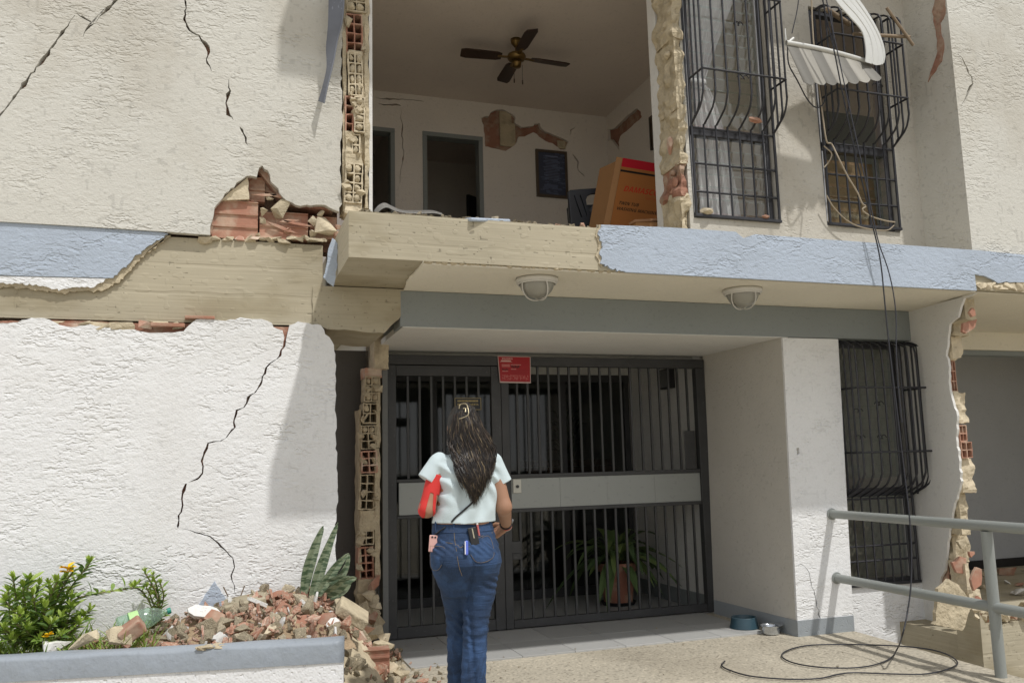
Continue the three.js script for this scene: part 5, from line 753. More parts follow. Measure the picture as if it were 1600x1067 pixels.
// =====================================================================
// THE PERSON
// =====================================================================
{
  const zp = 2.5, J = (px, py, dz = 0) => onZ(px, py, zp + dz);
  const prof = rows => { const r = rows.map(([py, l, rr, hd, dz = 0]) => { const a = J(l, py), b = J(rr, py); return { y: (a.y + b.y) / 2, cx: (a.x + b.x) / 2, hw: (b.x - a.x) / 2, hd, cz: zp + dz }; }); return y => { if (y >= r[0].y) return r[0]; for (let i = 0; i < r.length - 1; i++) if (y >= r[i + 1].y) { const t = fade((r[i].y - y) / (r[i].y - r[i + 1].y)) * 0.5 + 0.5 * (r[i].y - y) / (r[i].y - r[i + 1].y), o = {}; for (const k of ['cx', 'hw', 'hd', 'cz']) o[k] = mix(r[i][k], r[i + 1][k], t); return o; } return r[r.length - 1]; }; };
  const ell = (pf, x, y, z) => { const s = pf(y), a = (x - s.cx) / s.hw, b = (z - s.cz) / s.hd, l = Math.hypot(a, b); return (l - 1) * Math.min(s.hw, s.hd) * (l > 1 ? 1.15 : 1); };
  const cap = (x, y, z, A, Bq, ra, rb) => { const bx = Bq.x - A.x, by = Bq.y - A.y, bz = Bq.z - A.z, px = x - A.x, py = y - A.y, pz = z - A.z, t = clamp((px * bx + py * by + pz * bz) / (bx * bx + by * by + bz * bz)); return Math.hypot(px - t * bx, py - t * by, pz - t * bz) - mix(ra, rb, t); };
  const smin = (a, b, k) => { const h = clamp(0.5 + 0.5 * (b - a) / k); return mix(b, a, h) - k * h * (1 - h); };
  function sdf(fn, mn, mx, res, poly = 160000) {
    const mc = new MarchingCubes(res, new THREE.MeshBasicMaterial(), false, false, poly); mc.isolation = 0; const F = mc.field; let o = 0;
    for (let k = 0; k < res; k++) { const z = mix(mn.z, mx.z, k / res); for (let j = 0; j < res; j++) { const y = mix(mn.y, mx.y, j / res); for (let i = 0; i < res; i++) F[o++] = -fn(mix(mn.x, mx.x, i / res), y, z) * 20; } }
    mc.update(); const n = mc.count, P = new Float32Array(n * 3), s = mc.positionArray;
    for (let i = 0; i < n; i++) { P[i * 3] = mix(mn.x, mx.x, (s[i * 3] + 1) / 2); P[i * 3 + 1] = mix(mn.y, mx.y, (s[i * 3 + 1] + 1) / 2); P[i * 3 + 2] = mix(mn.z, mx.z, (s[i * 3 + 2] + 1) / 2); }
    let g = new THREE.BufferGeometry(); g.setAttribute('position', new THREE.BufferAttribute(P, 3)); g = mergeVertices(g, 1e-5); g.computeVertexNormals(); return uvm(g);
  }
  // joints
  const shL = J(686, 723), shR = J(770, 723), elL = J(667, 796, 0.03), elR = J(787, 792, 0.03), wrL = J(684, 776, -0.2), wrR = J(791, 821, -0.16), neck0 = J(726, 700, -0.01), neck1 = J(726, 716, 0), headC = J(724, 666, -0.03);
  const fL = 0.0, ankR = J(737, 1108, 0.06), ankL = J(716, 1100, -0.2), kneeR = J(743, 982, 0.02), kneeL = J(716, 980, -0.13), hipR = J(747, 880, 0.0), hipL = J(704, 876, -0.01), thR = J(746, 928, 0.01), thL = J(713, 926, -0.06); ankR.y = 0.09; ankL.y = 0.09;
  const shirtP = prof([[704, 714, 739, 0.06, -0.01], [711, 701, 753, 0.072, -0.005], [717, 690, 765, 0.088], [726, 683, 771, 0.1], [745, 681, 774, 0.112, 0.005], [765, 680, 775, 0.116, 0.005], [787, 677, 774, 0.114, 0.005], [806, 675.5, 772.5, 0.112, 0.01], [818, 675, 772, 0.114, 0.01]]);
  const jeansP = prof([[812, 677, 768, 0.104, 0.005], [822, 676, 769, 0.11, 0.006], [838, 673, 773, 0.128, 0.012], [856, 671.5, 777, 0.145, 0.02], [878, 671, 781, 0.15, 0.022], [893, 675, 779, 0.132, 0.016], [908, 682, 776, 0.11, 0.008], [926, 691, 771, 0.085, 0], [940, 697, 766, 0.065, 0]]);
  const hem = J(724, 815).y, waist = J(724, 817).y, seat = J(724, 905).y;
  const sleeveEndL = J(667, 751), sleeveEndR = J(784, 755), axL = sleeveEndL.clone().sub(shL).normalize(), axR = sleeveEndR.clone().sub(shR).normalize();
  const shirt = (x, y, z) => {
    let t = Math.max(ell(shirtP, x, y, z), hem - y, y - (shL.y + 0.06));
    const f = 0.0105 * Math.sin((x - 1.2) * 52 + 3.4 * n3(x * 6, y * 5, 3) + (1.45 - y) * 7) * sstep(1.42, 1.15, y) * sstep(hem - 0.01, hem + 0.07, y) + 0.009 * Math.sin((x * 0.8 + y) * 75 + 4 * n3(x * 8, y * 8, 7)) * Math.exp(-Math.pow((Math.abs(x - shirtP(y).cx) - 0.14) / 0.05, 2)) * sstep(1.1, 1.25, y) + 0.012 * (n3(x * 11, y * 7, z * 11) - 0.5); t += f;
    const dl = (x - sleeveEndL.x) * axL.x + (y - sleeveEndL.y) * axL.y + (z - sleeveEndL.z) * axL.z, dr = (x - sleeveEndR.x) * axR.x + (y - sleeveEndR.y) * axR.y + (z - sleeveEndR.z) * axR.z;
    const a = Math.max(cap(x, y, z, shL, sleeveEndL.clone().addScaledVector(axL, 0.05), 0.054, 0.057) + f * 0.2, dl), b = Math.max(cap(x, y, z, shR, sleeveEndR.clone().addScaledVector(axR, 0.05), 0.054, 0.057) + f * 0.2, dr);
    return smin(smin(t, a, 0.03), b, 0.03);
  };
  const legs = (x, y, z) => { const a = smin(smin(cap(x, y, z, hipR, thR, 0.096, 0.088), cap(x, y, z, thR, kneeR, 0.088, 0.066), 0.02), cap(x, y, z, kneeR, ankR, 0.065, 0.066), 0.02), b = smin(smin(cap(x, y, z, hipL, thL, 0.09, 0.08), cap(x, y, z, thL, kneeL, 0.08, 0.063), 0.02), cap(x, y, z, kneeL, ankL, 0.062, 0.06), 0.02); return [a, b]; };
  const gluteR = J(750, 872, 0.075), gluteL = J(700, 872, 0.07);
  const pants = (x, y, z) => {
    const [a, b] = legs(x, y, z); let h = Math.max(ell(jeansP, x, y, z), seat - 0.085 - y, y - waist - 0.012);
    h = smin(h, Math.hypot(x - gluteR.x, (y - gluteR.y) * 0.9, z - gluteR.z) - 0.086, 0.022); h = smin(h, Math.hypot(x - gluteL.x, (y - gluteL.y) * 0.9, z - gluteL.z) - 0.086, 0.022);
    const groove = 0.012 * Math.exp(-Math.pow((x - J(724, 880).x - (waist - y) * 0.03) / 0.011, 2)) * sstep(waist - 0.08, seat, y) * (z > zp ? 1 : 0);
    let w = 0; const r = (yc, s) => Math.exp(-Math.pow((y - yc) / s, 2));
    const warp = 0.05 * n3(x * 9, y * 6, 5) + (x - 1.25) * 0.25;
    w += 0.0036 * Math.sin((y + warp * 1.6) * 190) * r(seat - 0.03, 0.05) * sstep(1.2, 1.3, x) + 0.0026 * Math.sin((y + warp * 3) * 120) * r(kneeR.y, 0.11) + 0.002 * Math.sin((y - warp * 4) * 105) * r(0.3, 0.16) + 0.003 * Math.sin((y + (x - 1.3) * 0.9) * 170) * r(waist - 0.11, 0.04);
    const l = smin(a, b, 0.012);
    return smin(h, l, 0.032) + 0.003 + groove + w + 0.005 * (n3(x * 14, y * 9, z * 14) - 0.5);
  };
  const jeans = (x, y, z) => Math.max(pants(x, y, z), y - waist, 0.055 - y);
  const arm = (x, y, z) => { const a = smin(cap(x, y, z, shL, elL, 0.043, 0.04), cap(x, y, z, elL, wrL, 0.04, 0.027), 0.018), b = smin(cap(x, y, z, shR, elR, 0.043, 0.041), cap(x, y, z, elR, wrR, 0.042, 0.028), 0.018); return [a, b]; };
  const nose = headC.clone().add(V(0, -0.015, -0.105)), earL = headC.clone().add(V(-0.078, -0.01, 0.0)), earR = headC.clone().add(V(0.078, -0.01, 0.0)), jaw = headC.clone().add(V(0, -0.085, -0.05));
  const head = (x, y, z) => { let d = (Math.hypot((x - headC.x) / 0.078, (y - headC.y) / 0.112, (z - headC.z) / 0.096) - 1) * 0.078; d = smin(d, Math.hypot(x - jaw.x, y - jaw.y, z - jaw.z) - 0.045, 0.03); d = smin(d, Math.hypot((x - nose.x), (y - nose.y) * 0.6, z - nose.z) - 0.013, 0.012); for (const s of [-1, 1]) { d = Math.max(d, -(Math.hypot(x - headC.x - s * 0.031, y - headC.y, z - headC.z + 0.1) - 0.013)); } d = Math.max(d, -(Math.hypot((x - headC.x) * 0.4, y - headC.y + 0.06, z - headC.z + 0.099) - 0.006)); for (const e of [earL, earR]) d = smin(d, Math.hypot((x - e.x) * 1.9, (y - e.y) * 0.75, z - e.z) - 0.022, 0.008); return smin(d, cap(x, y, z, neck0, neck1, 0.05, 0.058), 0.03); };
  const body = (x, y, z) => { const [a, b] = arm(x, y, z); let d = Math.min(Math.max(ell(shirtP, x, y, z), waist - 0.05 - y, y - (shL.y + 0.05)) + 0.011, Math.max(pants(x, y, z), y - waist - 0.008) + 0.012); d = smin(d, head(x, y, z), 0.02); return Math.min(d, a, b); };
  const P = thing('person', 'person seen from behind in a pale cropped shirt and blue jeans walking to the gate', 'person');
  const skin = mat([0.37, 0.20, 0.125], 0.55, { sheen: 0.2 });
  // hands: palm and five fingers each
  function hand(w, dir, side, curl) {
    const d = dir.clone().normalize(), s = side.clone().normalize(), u = d.clone().cross(s).normalize(), pt = (a, b, c) => w.clone().addScaledVector(d, a).addScaledVector(s, b).addScaledVector(u, c), L = [0.066, 0.074, 0.07, 0.054], parts = [[pt(0, 0, 0), pt(0.03, -0.012, 0), 0.024, 0.022], [pt(0.02, -0.018, 0), pt(0.075, -0.026, 0), 0.017, 0.015], [pt(0.02, 0.012, 0), pt(0.075, 0.02, 0), 0.018, 0.015], [pt(0.02, -0.004, 0), pt(0.078, -0.003, 0), 0.018, 0.015]];
    for (let i = 0; i < 4; i++) { const b = -0.03 + i * 0.0195, p0 = pt(0.075, b, 0), p1 = pt(0.075 + L[i] * 0.45 * Math.cos(curl * 0.6), b, -L[i] * 0.45 * Math.sin(curl * 0.6)), p2 = p1.clone().addScaledVector(d, L[i] * 0.34 * Math.cos(curl * 1.5)).addScaledVector(u, -L[i] * 0.34 * Math.sin(curl * 1.5)), p3 = p2.clone().addScaledVector(d, L[i] * 0.26 * Math.cos(curl * 2.2)).addScaledVector(u, -L[i] * 0.26 * Math.sin(curl * 2.2)); parts.push([p0, p1, 0.0095, 0.009], [p1, p2, 0.009, 0.0083], [p2, p3, 0.0083, 0.0072]); }
    const t0 = pt(0.022, 0.02, -0.006), t1 = pt(0.055, 0.042, -0.018), t2 = pt(0.085, 0.044, -0.026); parts.push([t0, t1, 0.0125, 0.0105], [t1, t2, 0.0105, 0.008]);
    const bb = new THREE.Box3(); parts.forEach(p => { bb.expandByPoint(p[0]); bb.expandByPoint(p[1]); }); bb.expandByScalar(0.04);
    return sdf((x, y, z) => { let q = 9; for (const [a, b, c, e] of parts) q = smin(q, cap(x, y, z, a, b, c, e), 0.004); return q; }, bb.min, bb.max, 60, 40000);
  }
  const gb = sdf(body, V(0.86, 0.03, 1.95), V(1.62, 1.72, 2.85), 132);
  mesh('body', [gb, hand(wrR, V(-0.55, -0.5, -0.6), V(0.1, 0.55, -0.8), 0.75), hand(wrL, V(0.5, 0.25, -0.8), V(0.1, 0.9, 0.3), 0.5)], skin, P);
  const shirtM = mat([0.58, 0.675, 0.70], 0.9, { bumpMap: T_shirtB, bumpScale: 0.006, sheen: 0.3 });
  const sh = mesh('shirt', sdf(shirt, V(0.9, 0.98, 2.28), V(1.56, 1.5, 2.72), 116), shirtM, P);
  const jm = mat(W1, 0.85, { map: T_denim, bumpMap: T_denimB, bumpScale: 0.003 }), jn = mesh('jeans', sdf(jeans, V(0.95, 0.03, 1.98), V(1.55, 1.12, 2.8), 132), jm, P);
  // red tape on the left arm
  const tapeM = mat([0.62, 0.035, 0.03], 0.8), y1 = J(660, 742).y, y2 = J(660, 771).y, y3 = J(660, 808).y;
  mesh('arm_tape', sdf((x, y, z) => { const a = arm(x, y, z)[0] - 0.0035; const u = Math.abs(z - elL.z - (elL.y - y) * -0.2), xx = x - mix(shL.x, elL.x, clamp((shL.y - y) / (shL.y - elL.y))); const top = Math.max(y - y1 - 0.01, y2 - xx * 0.3 - y), strip1 = Math.abs(xx + 0.032 - (y - y3) * 0.02) - 0.014, strip2 = Math.abs(xx - 0.012 + (y - y2) * 0.22) - 0.009; return Math.max(a, y - y1 + xx * 0.35, y3 - 0.012 - y, Math.min(top, Math.max(strip1, -0.1), strip2), z < zp - 0.1 ? 1 : -1); }, V(0.9, 1.0, 2.4), V(1.13, 1.42, 2.62), 84, 60000), tapeM, P);
  // jeans details laid on the surface
  const surf = (f, px, py, off = 0.003) => { const p = J(px, py, 0.1); const v = V(p.x, p.y, zp + 0.32); const d = ray(px, py); let q = EYE.clone().addScaledVector(d, (EYE.z - (zp + 0.34)) / -d.z); for (let i = 0; i < 400; i++) { if (f(q.x, q.y, q.z) < off) return q; q.addScaledVector(d, 0.0018); } return p; };
  const thread = mat([0.24, 0.17, 0.09], 0.8), line = (f, l, r, m, par, nm, off = 0.002) => mesh(nm, tube(l.map(([a, b]) => surf(f, a, b, off)), r, l.length * 6, 5), m, par);
  const inPoly = pts => { const w = pts; return (x, y) => { let ins = false, dm = 9; for (let i = 0, j = w.length - 1; i < w.length; j = i++) { const [xi, yi] = w[i], [xj, yj] = w[j]; if ((yi > y) !== (yj > y) && x < (xj - xi) * (y - yi) / (yj - yi) + xi) ins = !ins; const t = clamp(((x - xi) * (xj - xi) + (y - yi) * (yj - yi)) / ((xj - xi) ** 2 + (yj - yi) ** 2)); dm = Math.min(dm, Math.hypot(x - xi - t * (xj - xi), y - yi - t * (yj - yi))); } return ins ? -dm : dm; }; };
  for (const [pts] of [[[[671, 851], [696, 855], [690, 884], [681, 893], [672, 886]]], [[[722, 849], [733, 853], [764, 835], [774, 866], [763, 878], [745, 880], [735, 868]]]]) {
    const w = pts.map(([a, b]) => { const s = surf(jeans, a, b, 0.002); return [s.x, s.y]; }), ip = inPoly(w); const bb = new THREE.Box2(); w.forEach(p => bb.expandByPoint(new THREE.Vector2(p[0], p[1])));
    const pk = mesh('pocket', sdf((x, y, z) => Math.max(jeans(x, y, z) - 0.0045, ip(x, y), zp + 0.02 - z), V(bb.min.x - 0.02, bb.min.y - 0.02, zp), V(bb.max.x + 0.02, bb.max.y + 0.02, zp + 0.2), 64, 40000), jm, jn);
    line(jeans, [...pts, pts[0]].map(([a, b]) => { const cx = pts.reduce((s, p) => s + p[0], 0) / pts.length, cy = pts.reduce((s, p) => s + p[1], 0) / pts.length; return [mix(a, cx, 0.08), mix(b, cy, 0.08)]; }), 0.0009, thread, jn, 'stitching', 0.0055);
  }
  line(jeans, [[678, 846], [700, 848], [716, 852], [718, 856], [730, 850], [752, 838], [770, 832]], 0.0012, thread, jn, 'stitching'); line(jeans, [[709, 819], [710, 840], [713, 860], [717, 885], [722, 900]], 0.0012, thread, jn, 'stitching');
  line(jeans, [[678, 826], [700, 829], [725, 829], [750, 827], [768, 823]], 0.0015, thread, jn, 'stitching');
  for (const [a, b] of [[709, 823], [681, 822], [745, 822], [766, 819]]) { const p = surf(jeans, a, b, 0.004), o = mesh('belt_loop', rbox(-0.006, 0.006, -0.024, 0.024, -0.003, 0.003, 0.002, 1), jm, jn); o.position.copy(p); }
  mesh('waistband', sdf((x, y, z) => Math.max(pants(x, y, z) - 0.003, y - waist - 0.002, waist - 0.042 - y), V(0.98, waist - 0.07, 2.34), V(1.5, waist + 0.03, 2.7), 72, 60000), jm, jn);
  for (const [a, d] of [[ankR, 0.1], [ankL, 0.02]]) { const g = rbox(-0.045, 0.045, 0.0, 0.085, -0.17, 0.085, 0.035, 3); g.translate(a.x, 0.004, a.z); mesh('shoe', g, mat([0.5, 0.5, 0.5], 0.7), P); }
  // hair: under-layer and locks
  const hairP = prof([[630, 719, 735, 0.05, 0.0], [637, 707, 743, 0.085, -0.01], [650, 700, 747, 0.105, -0.01], [666, 698, 752, 0.115, 0], [685, 698, 761, 0.11, 0.012], [704, 700, 767, 0.095, 0.035], [722, 703, 763, 0.075, 0.075], [744, 707, 756, 0.055, 0.11], [762, 711, 751, 0.04, 0.12], [776, 717, 745, 0.024, 0.122], [790, 724, 738, 0.01, 0.12]]);
  const hy0 = J(727, 629).y, hy1 = J(727, 762).y;
  const hairS = (x, y, z) => { let d = ell(hairP, x, y, z) + 0.007 + 0.012 * (n3(x * 60, y * 12, z * 30) - 0.5); d = Math.max(d, y - hy0, hy1 - y); const face = Math.max(z - (headC.z - 0.045), 0); return Math.max(d, (headC.z - 0.05) - z); };
  const hairM = mat([0.014, 0.011, 0.009], 0.5), hr = mesh('hair', sdf(hairS, V(1.0, 0.98, 2.3), V(1.5, 1.74, 2.7), 96, 90000), hairM, P);
  function lock(pts, r0, seg = 20, rad = 4) { const c = new THREE.CatmullRomCurve3(pts), f = c.computeFrenetFrames(seg, false), Q = [], idx = []; for (let i = 0; i <= seg; i++) { const t = i / seg, p = c.getPointAt(t), r = r0 * Math.pow(Math.sin(Math.PI * clamp(0.12 + 0.84 * t)), 0.6); for (let k = 0; k < rad; k++) { const a = k / rad * 6.2832; Q.push(p.x + r * (Math.cos(a) * f.normals[i].x + Math.sin(a) * f.binormals[i].x), p.y + r * (Math.cos(a) * f.normals[i].y + Math.sin(a) * f.binormals[i].y), p.z + r * 0.6 * (Math.cos(a) * f.normals[i].z + Math.sin(a) * f.binormals[i].z)); } } for (let i = 0; i < seg; i++) for (let k = 0; k < rad; k++) { const a = i * rad + k, b = i * rad + (k + 1) % rad; idx.push(a, b, a + rad, b, b + rad, a + rad); } const g = new THREE.BufferGeometry(); g.setAttribute('position', new THREE.Float32BufferAttribute(Q, 3)); g.setIndex(idx); g.computeVertexNormals(); return clean(g); }
  const rr = rng(808), sets = [[], [], []];
  for (let i = 0; i < 950; i++) {
    const s = rr(), layer = rr(), yend = 744 + (1 - Math.pow(Math.abs(s - 0.48) * 2, 2)) * 42 * (0.3 + 0.7 * rr()) + rr() * 8 - (s > 0.8 ? 8 : 0), y0 = 634 + 26 * Math.abs(s - 0.55) + rr() * 26 * (layer > 0.5 ? 1 : 0.3), ph = rr() * 6.28, fr = 0.1 + 0.06 * rr(), am = 1.6 + 5.5 * rr() * rr(), pts = [];
    for (let k = 0; k <= 14; k++) { const t = k / 14, py = mix(y0, yend, t), yw = J(725, py).y, h = hairP(yw), u = clamp(mix(0.5 + (s - 0.5) * 0.85, s, sstep(0, 0.3, t)) * 2 - 1, -0.985, 0.985), wv = am * Math.sin(py * fr + ph) * sstep(0.15, 0.5, t); const x = h.cx + h.hw * u + wv / 290, z = h.cz + h.hd * Math.sqrt(1 - u * u) + 0.006 * Math.sin(py * fr + ph + 1.5) + 0.002 + 0.006 * layer; pts.push(V(x, yw, z)); }
    const gold = rr(); sets[gold < 0.07 ? 1 : gold < 0.3 ? 2 : 0].push(lock(pts, 0.0012 + 0.0026 * rr() * rr()));
  }
  for (let i = 0; i < 40; i++) { const sx = rr() < 0.5, a = sx ? 0.985 : -0.985, pts = [], y0 = 668 + rr() * 40, ye = y0 + 35 + rr() * 40, ph = rr() * 6; for (let k = 0; k <= 8; k++) { const py = mix(y0, ye, k / 8), yw = J(725, py).y, h = hairP(yw); pts.push(V(h.cx + h.hw * a + (sx ? 1 : -0.4) * 0.016 * k / 8 * rr() + 0.006 * Math.sin(py * 0.16 + ph), yw, h.cz + 0.01 + 0.01 * rr())); } sets[2].push(lock(pts, 0.0018)); }
  mesh('hair_locks', sets[0], mat([0.016, 0.012, 0.01], 0.34), hr); label(mesh('hair_locks', sets[1], mat([0.20, 0.15, 0.085], 0.45), hr), 'golden highlights in the dark hair'); mesh('hair_locks', sets[2], mat([0.07, 0.048, 0.033], 0.42), hr);
  // hair clip
  const cp = (px, py, dz = 0.012) => { const p = J(px, py), h = hairP(p.y); const u = clamp((p.x - h.cx) / h.hw, -0.9, 0.9); return V(p.x, p.y, h.cz + h.hd * Math.sqrt(1 - u * u) + dz); };
  mesh('hair_clip', [tube([[712, 640], [716, 633], [723, 633], [724, 645], [722, 651], [714, 655], [710, 656]].map(p => cp(p[0], p[1])), 0.0035, 30, 6), tube([[717, 640], [720, 640], [719, 646]].map(p => cp(p[0], p[1], 0.016)), 0.004, 12, 6)], mat([0.4, 0.34, 0.22], 0.3, { metalness: 0.6 }), hr);
  // wrist: bracelet and watch
  const wd = wrR.clone().sub(elR).normalize(), wq = new THREE.Quaternion().setFromUnitVectors(V(0, 0, 1), wd);
  const tor = (t, R, r, m, n) => { const g = new THREE.TorusGeometry(R, r, 8, 30); g.applyQuaternion(wq); const c = elR.clone().lerp(wrR, t); g.translate(c.x, c.y, c.z); mesh(n, g, m, P); };
  tor(0.9, 0.0315, 0.0055, M.black, 'watch_strap'); tor(0.97, 0.031, 0.0035, mat([0.5, 0.06, 0.05], 0.6), 'bracelet'); tor(1.02, 0.03, 0.003, mat([0.55, 0.5, 0.4], 0.5), 'bracelet'); { const c = elR.clone().lerp(wrR, 0.9).add(V(0.03, 0.012, 0.01)); const g = new THREE.CylinderGeometry(0.016, 0.016, 0.009, 20); g.rotateZ(1.3); g.translate(c.x, c.y, c.z); mesh('watch_case', g, mat([0.2, 0.2, 0.2], 0.25, { metalness: 0.7 }), P); }
  mesh('earring', new THREE.SphereGeometry(0.006, 10, 8).translate(earL.x - 0.006, earL.y - 0.028, earL.z + 0.006), mat([0.7, 0.6, 0.4], 0.3, { metalness: 0.7 }), P);
  // carried things
  const bag = thing('bag_strap', 'thin black cord strap slung across the back of the person', 'strap'); mesh('cord', tube([[764, 716], [762, 730], [759, 748], [752, 765], [741, 782], [726, 796], [712, 808], [705, 816]].map(([a, b]) => surf((x, y, z) => Math.min(shirt(x, y, z), hairS(x, y, z)), a, b, 0.005)), 0.005, 50, 6), M.black, bag); mesh('cord_end', tube([[705, 816], [695, 824], [684, 832], [676, 838]].map(([a, b]) => surf(jeans, a, b, 0.006)), 0.004, 20, 6), M.black, bag);
  const put = (o, px, py, off, rz, rx = -0.15) => { o.position.copy(surf(jeans, px, py, off)); o.rotation.set(rx, 0, rz); };
  const ph = thing('phone', 'rose pink phone sticking out of the left back pocket', 'phone'); mesh('case', rbox(-0.026, 0.026, -0.05, 0.035, -0.004, 0.004, 0.006, 2), mat([0.62, 0.36, 0.32], 0.35), ph); for (const x of [-0.012, 0.004]) mesh('camera_lens', new THREE.CylinderGeometry(0.005, 0.005, 0.003, 16).rotateX(Math.PI / 2).translate(x, 0.024, 0.0055), M.black, ph); put(ph, 678, 847, 0.008, -0.12);
  const wl = thing('wallet', 'slim black wallet sticking out of the right back pocket', 'wallet'); mesh('cover', rbox(-0.023, 0.023, -0.055, 0.036, -0.007, 0.007, 0.004, 2), M.black, wl); mesh('band', rbox(-0.003, 0.003, -0.02, 0.03, 0.0072, 0.0082, 0.0004, 1), mat([0.4, 0.36, 0.26], 0.6), wl); put(wl, 739, 835, 0.011, 0.16);
  const pn = thing('lighter', 'thin red and white stick in the right back pocket', 'lighter'); mesh('tube', new THREE.CylinderGeometry(0.006, 0.006, 0.06, 14), mat([0.5, 0.13, 0.12], 0.4), pn); mesh('cap', new THREE.CylinderGeometry(0.0062, 0.0062, 0.014, 14).translate(0, 0.034, 0), mat([0.7, 0.66, 0.62], 0.4), pn); put(pn, 747, 828, 0.009, 0.12);
  const cl = thing('blue_clip', 'bright blue and white clip hanging on the right back pocket', 'clip'); const cg = new THREE.CapsuleGeometry(0.009, 0.055, 6, 14); cg.scale(1, 1, 0.5); mesh('blade', cg, mat([0.1, 0.16, 0.6], 0.35), cl); const c2 = new THREE.CapsuleGeometry(0.003, 0.06, 4, 10); c2.translate(-0.008, 0, 0.003); mesh('spine', c2, mat([0.75, 0.75, 0.8], 0.35), cl); put(cl, 729, 856, 0.01, -0.05);
}

// =====================================================================
// PLANTER, RUBBLE, PLANTS
// =====================================================================
const yCop = 0.453;
const copZ = x => mix(1.737, 2.034, (x + 1.066) / 1.707);        // back edge of the coping along x
{
  const P = thing('planter_wall', 'low white planter wall with a grey painted coping', 'planter');
  const dirV = V(1.707, 0, 0.297).normalize(), nrm = V(-dirV.z, 0, dirV.x), x0 = -3.2, x1 = 0.655, cpt = (x, o, y) => V(x, y, copZ(x)).addScaledVector(nrm, o);
  const W = 0.11, yl = 0.335;
  const mk = (a, b, o0, o1, y0, y1) => hexa([cpt(a, o1, y0), cpt(b, o1, y0), cpt(b, o1, y1), cpt(a, o1, y1), cpt(a, o0, y0), cpt(b, o0, y0), cpt(b, o0, y1), cpt(a, o0, y1)]);
  // coping with a slightly wavy hand-trowelled top
  const n = 90, pr = [[0, yl], [0, yCop - 0.012], [0.012, yCop], [W * 0.55, yCop], [W - 0.018, yCop - 0.006], [W, yCop - 0.026], [W + 0.004, yl]], pos = [], idx = [];
  for (let i = 0; i <= n; i++) { const x = mix(x0, x1, i / n); pr.forEach(([o, y], k) => { const e = (k > 0 && k < 6) ? 0.01 * (n3(x * 5, k * 0.7, 2) - 0.5) : 0.004 * (n3(x * 9, k, 4) - 0.5), p = cpt(x, o + e, y + (k > 0 && k < 6 ? 0.009 * (n3(x * 4, k * 0.5, 9) - 0.5) : 0)); pos.push(p.x, p.y, p.z); }); }
  for (let i = 0; i < n; i++) for (let k = 0; k < 6; k++) { const a = i * 7 + k; idx.push(a, a + 1, a + 7, a + 1, a + 8, a + 7); } const e0 = n * 7; for (let k = 1; k < 6; k++) idx.push(e0, e0 + k, e0 + k + 1);
  const g = new THREE.BufferGeometry(); g.setAttribute('position', new THREE.Float32BufferAttribute(pos, 3)); g.setIndex(idx); g.computeVertexNormals(); mesh('coping', uvm(g), M.coping, P);
  mesh('front_wall', mk(x0, x1 - 0.002, 0.01, W - 0.004, -0.02, yl + 0.006), mat([0.97, 0.97, 0.98], 0.9, { map: T_white, bumpMap: T_plasterB, bumpScale: 0.008 }), P);
  mesh('soil', (() => { const s = slab2d([[x0, -1.23], [0.6, -1.23], [0.6, -copZ(0.6)], [x0, -copZ(x0)]], null, 0.34); s.rotateX(-Math.PI / 2); s.translate(0, 0.03, 0); return uvm(s); })(), mat([0.16, 0.11, 0.07], 1, { map: T_mortar, bumpMap: T_mortarB, bumpScale: 0.03 }), P);
  const r = rng(31);
  for (let i = 0; i < 26; i++) { const p = onZ(325 + r() * 50, 1006 + r() * 14, 0), q = hit(322 + r() * 54, 1003 + r() * 16, V(0, 1, 0), yCop), k = chunk(5000 + i), s = 0.012 + 0.03 * r(); k.scale(s * 1.6, s * 0.7, s); const xx = -0.02 + (r() - 0.5) * 0.17, c = cpt(xx, W * (0.4 + 0.62 * r()), yCop - 0.006); k.translate(c.x, c.y, c.z); mesh('mortar_crumb', uvm(k), M.mortar, P); }
}
// mound heights over the planter bed
const mound = (x, z) => { const f = clamp((copZ(x) - z) / (copZ(x) - 1.24)), a = sstep(-1.0, -0.5, x), n = n3(x * 6, 3, z * 6) - 0.5; return 0.40 + a * ((0.03 + 0.19 * sstep(-0.6, 0.42, x)) * Math.pow(f, 0.8) + 0.05 * n) * sstep(0.80, 0.55, x); };
M.twig = mat([0.16, 0.11, 0.07], 0.9); M.debris = mat([0.78, 0.68, 0.62], 1, { map: T_mortar, bumpMap: T_mortarB, bumpScale: 0.03 });
const fragGeo = { shard: Array.from({ length: 9 }, (_, i) => shard(6100 + i, 0.2)), rock: Array.from({ length: 14 }, (_, i) => chunk(6200 + i, 9 + i % 6)), chip: Array.from({ length: 5 }, (_, i) => chunk(6300 + i, 7)) };
const fragM = { brick: [M.clay, M.clay, M.clayDark, M.clayPale], mort: [M.mortar, M.mortarPale, M.mortar], white: [mat([0.82, 0.81, 0.79], 0.9, { map: T_soft, bumpMap: T_plasterB, bumpScale: 0.006 })] };
function frag(parent, x, y, z, s, kind, r, rot) {
  const isS = kind === 'white' || (kind === 'brick' && r() < 0.7), gl = isS ? fragGeo.shard : fragGeo.rock, ml = fragM[kind], o = new THREE.Mesh(gl[Math.floor(r() * gl.length)], ml[Math.floor(r() * ml.length)]);
  o.castShadow = o.receiveShadow = true; o.name = kind === 'brick' ? 'brick_fragment' : kind === 'mort' ? 'mortar_chunk' : 'plaster_flake'; o.position.set(x, y, z); o.scale.set(s * (0.9 + 0.5 * r()), s * (0.7 + 0.4 * r()), isS ? s * (0.55 + 0.5 * r()) : s * 0.8);
  if (rot) o.rotation.set(...rot); else o.rotation.set(isS ? -1.2 + (r() - 0.5) * 1.5 : r() * 3, r() * 6.28, isS ? (r() - 0.5) * 1.2 : r() * 3); parent.add(o); return o;
}
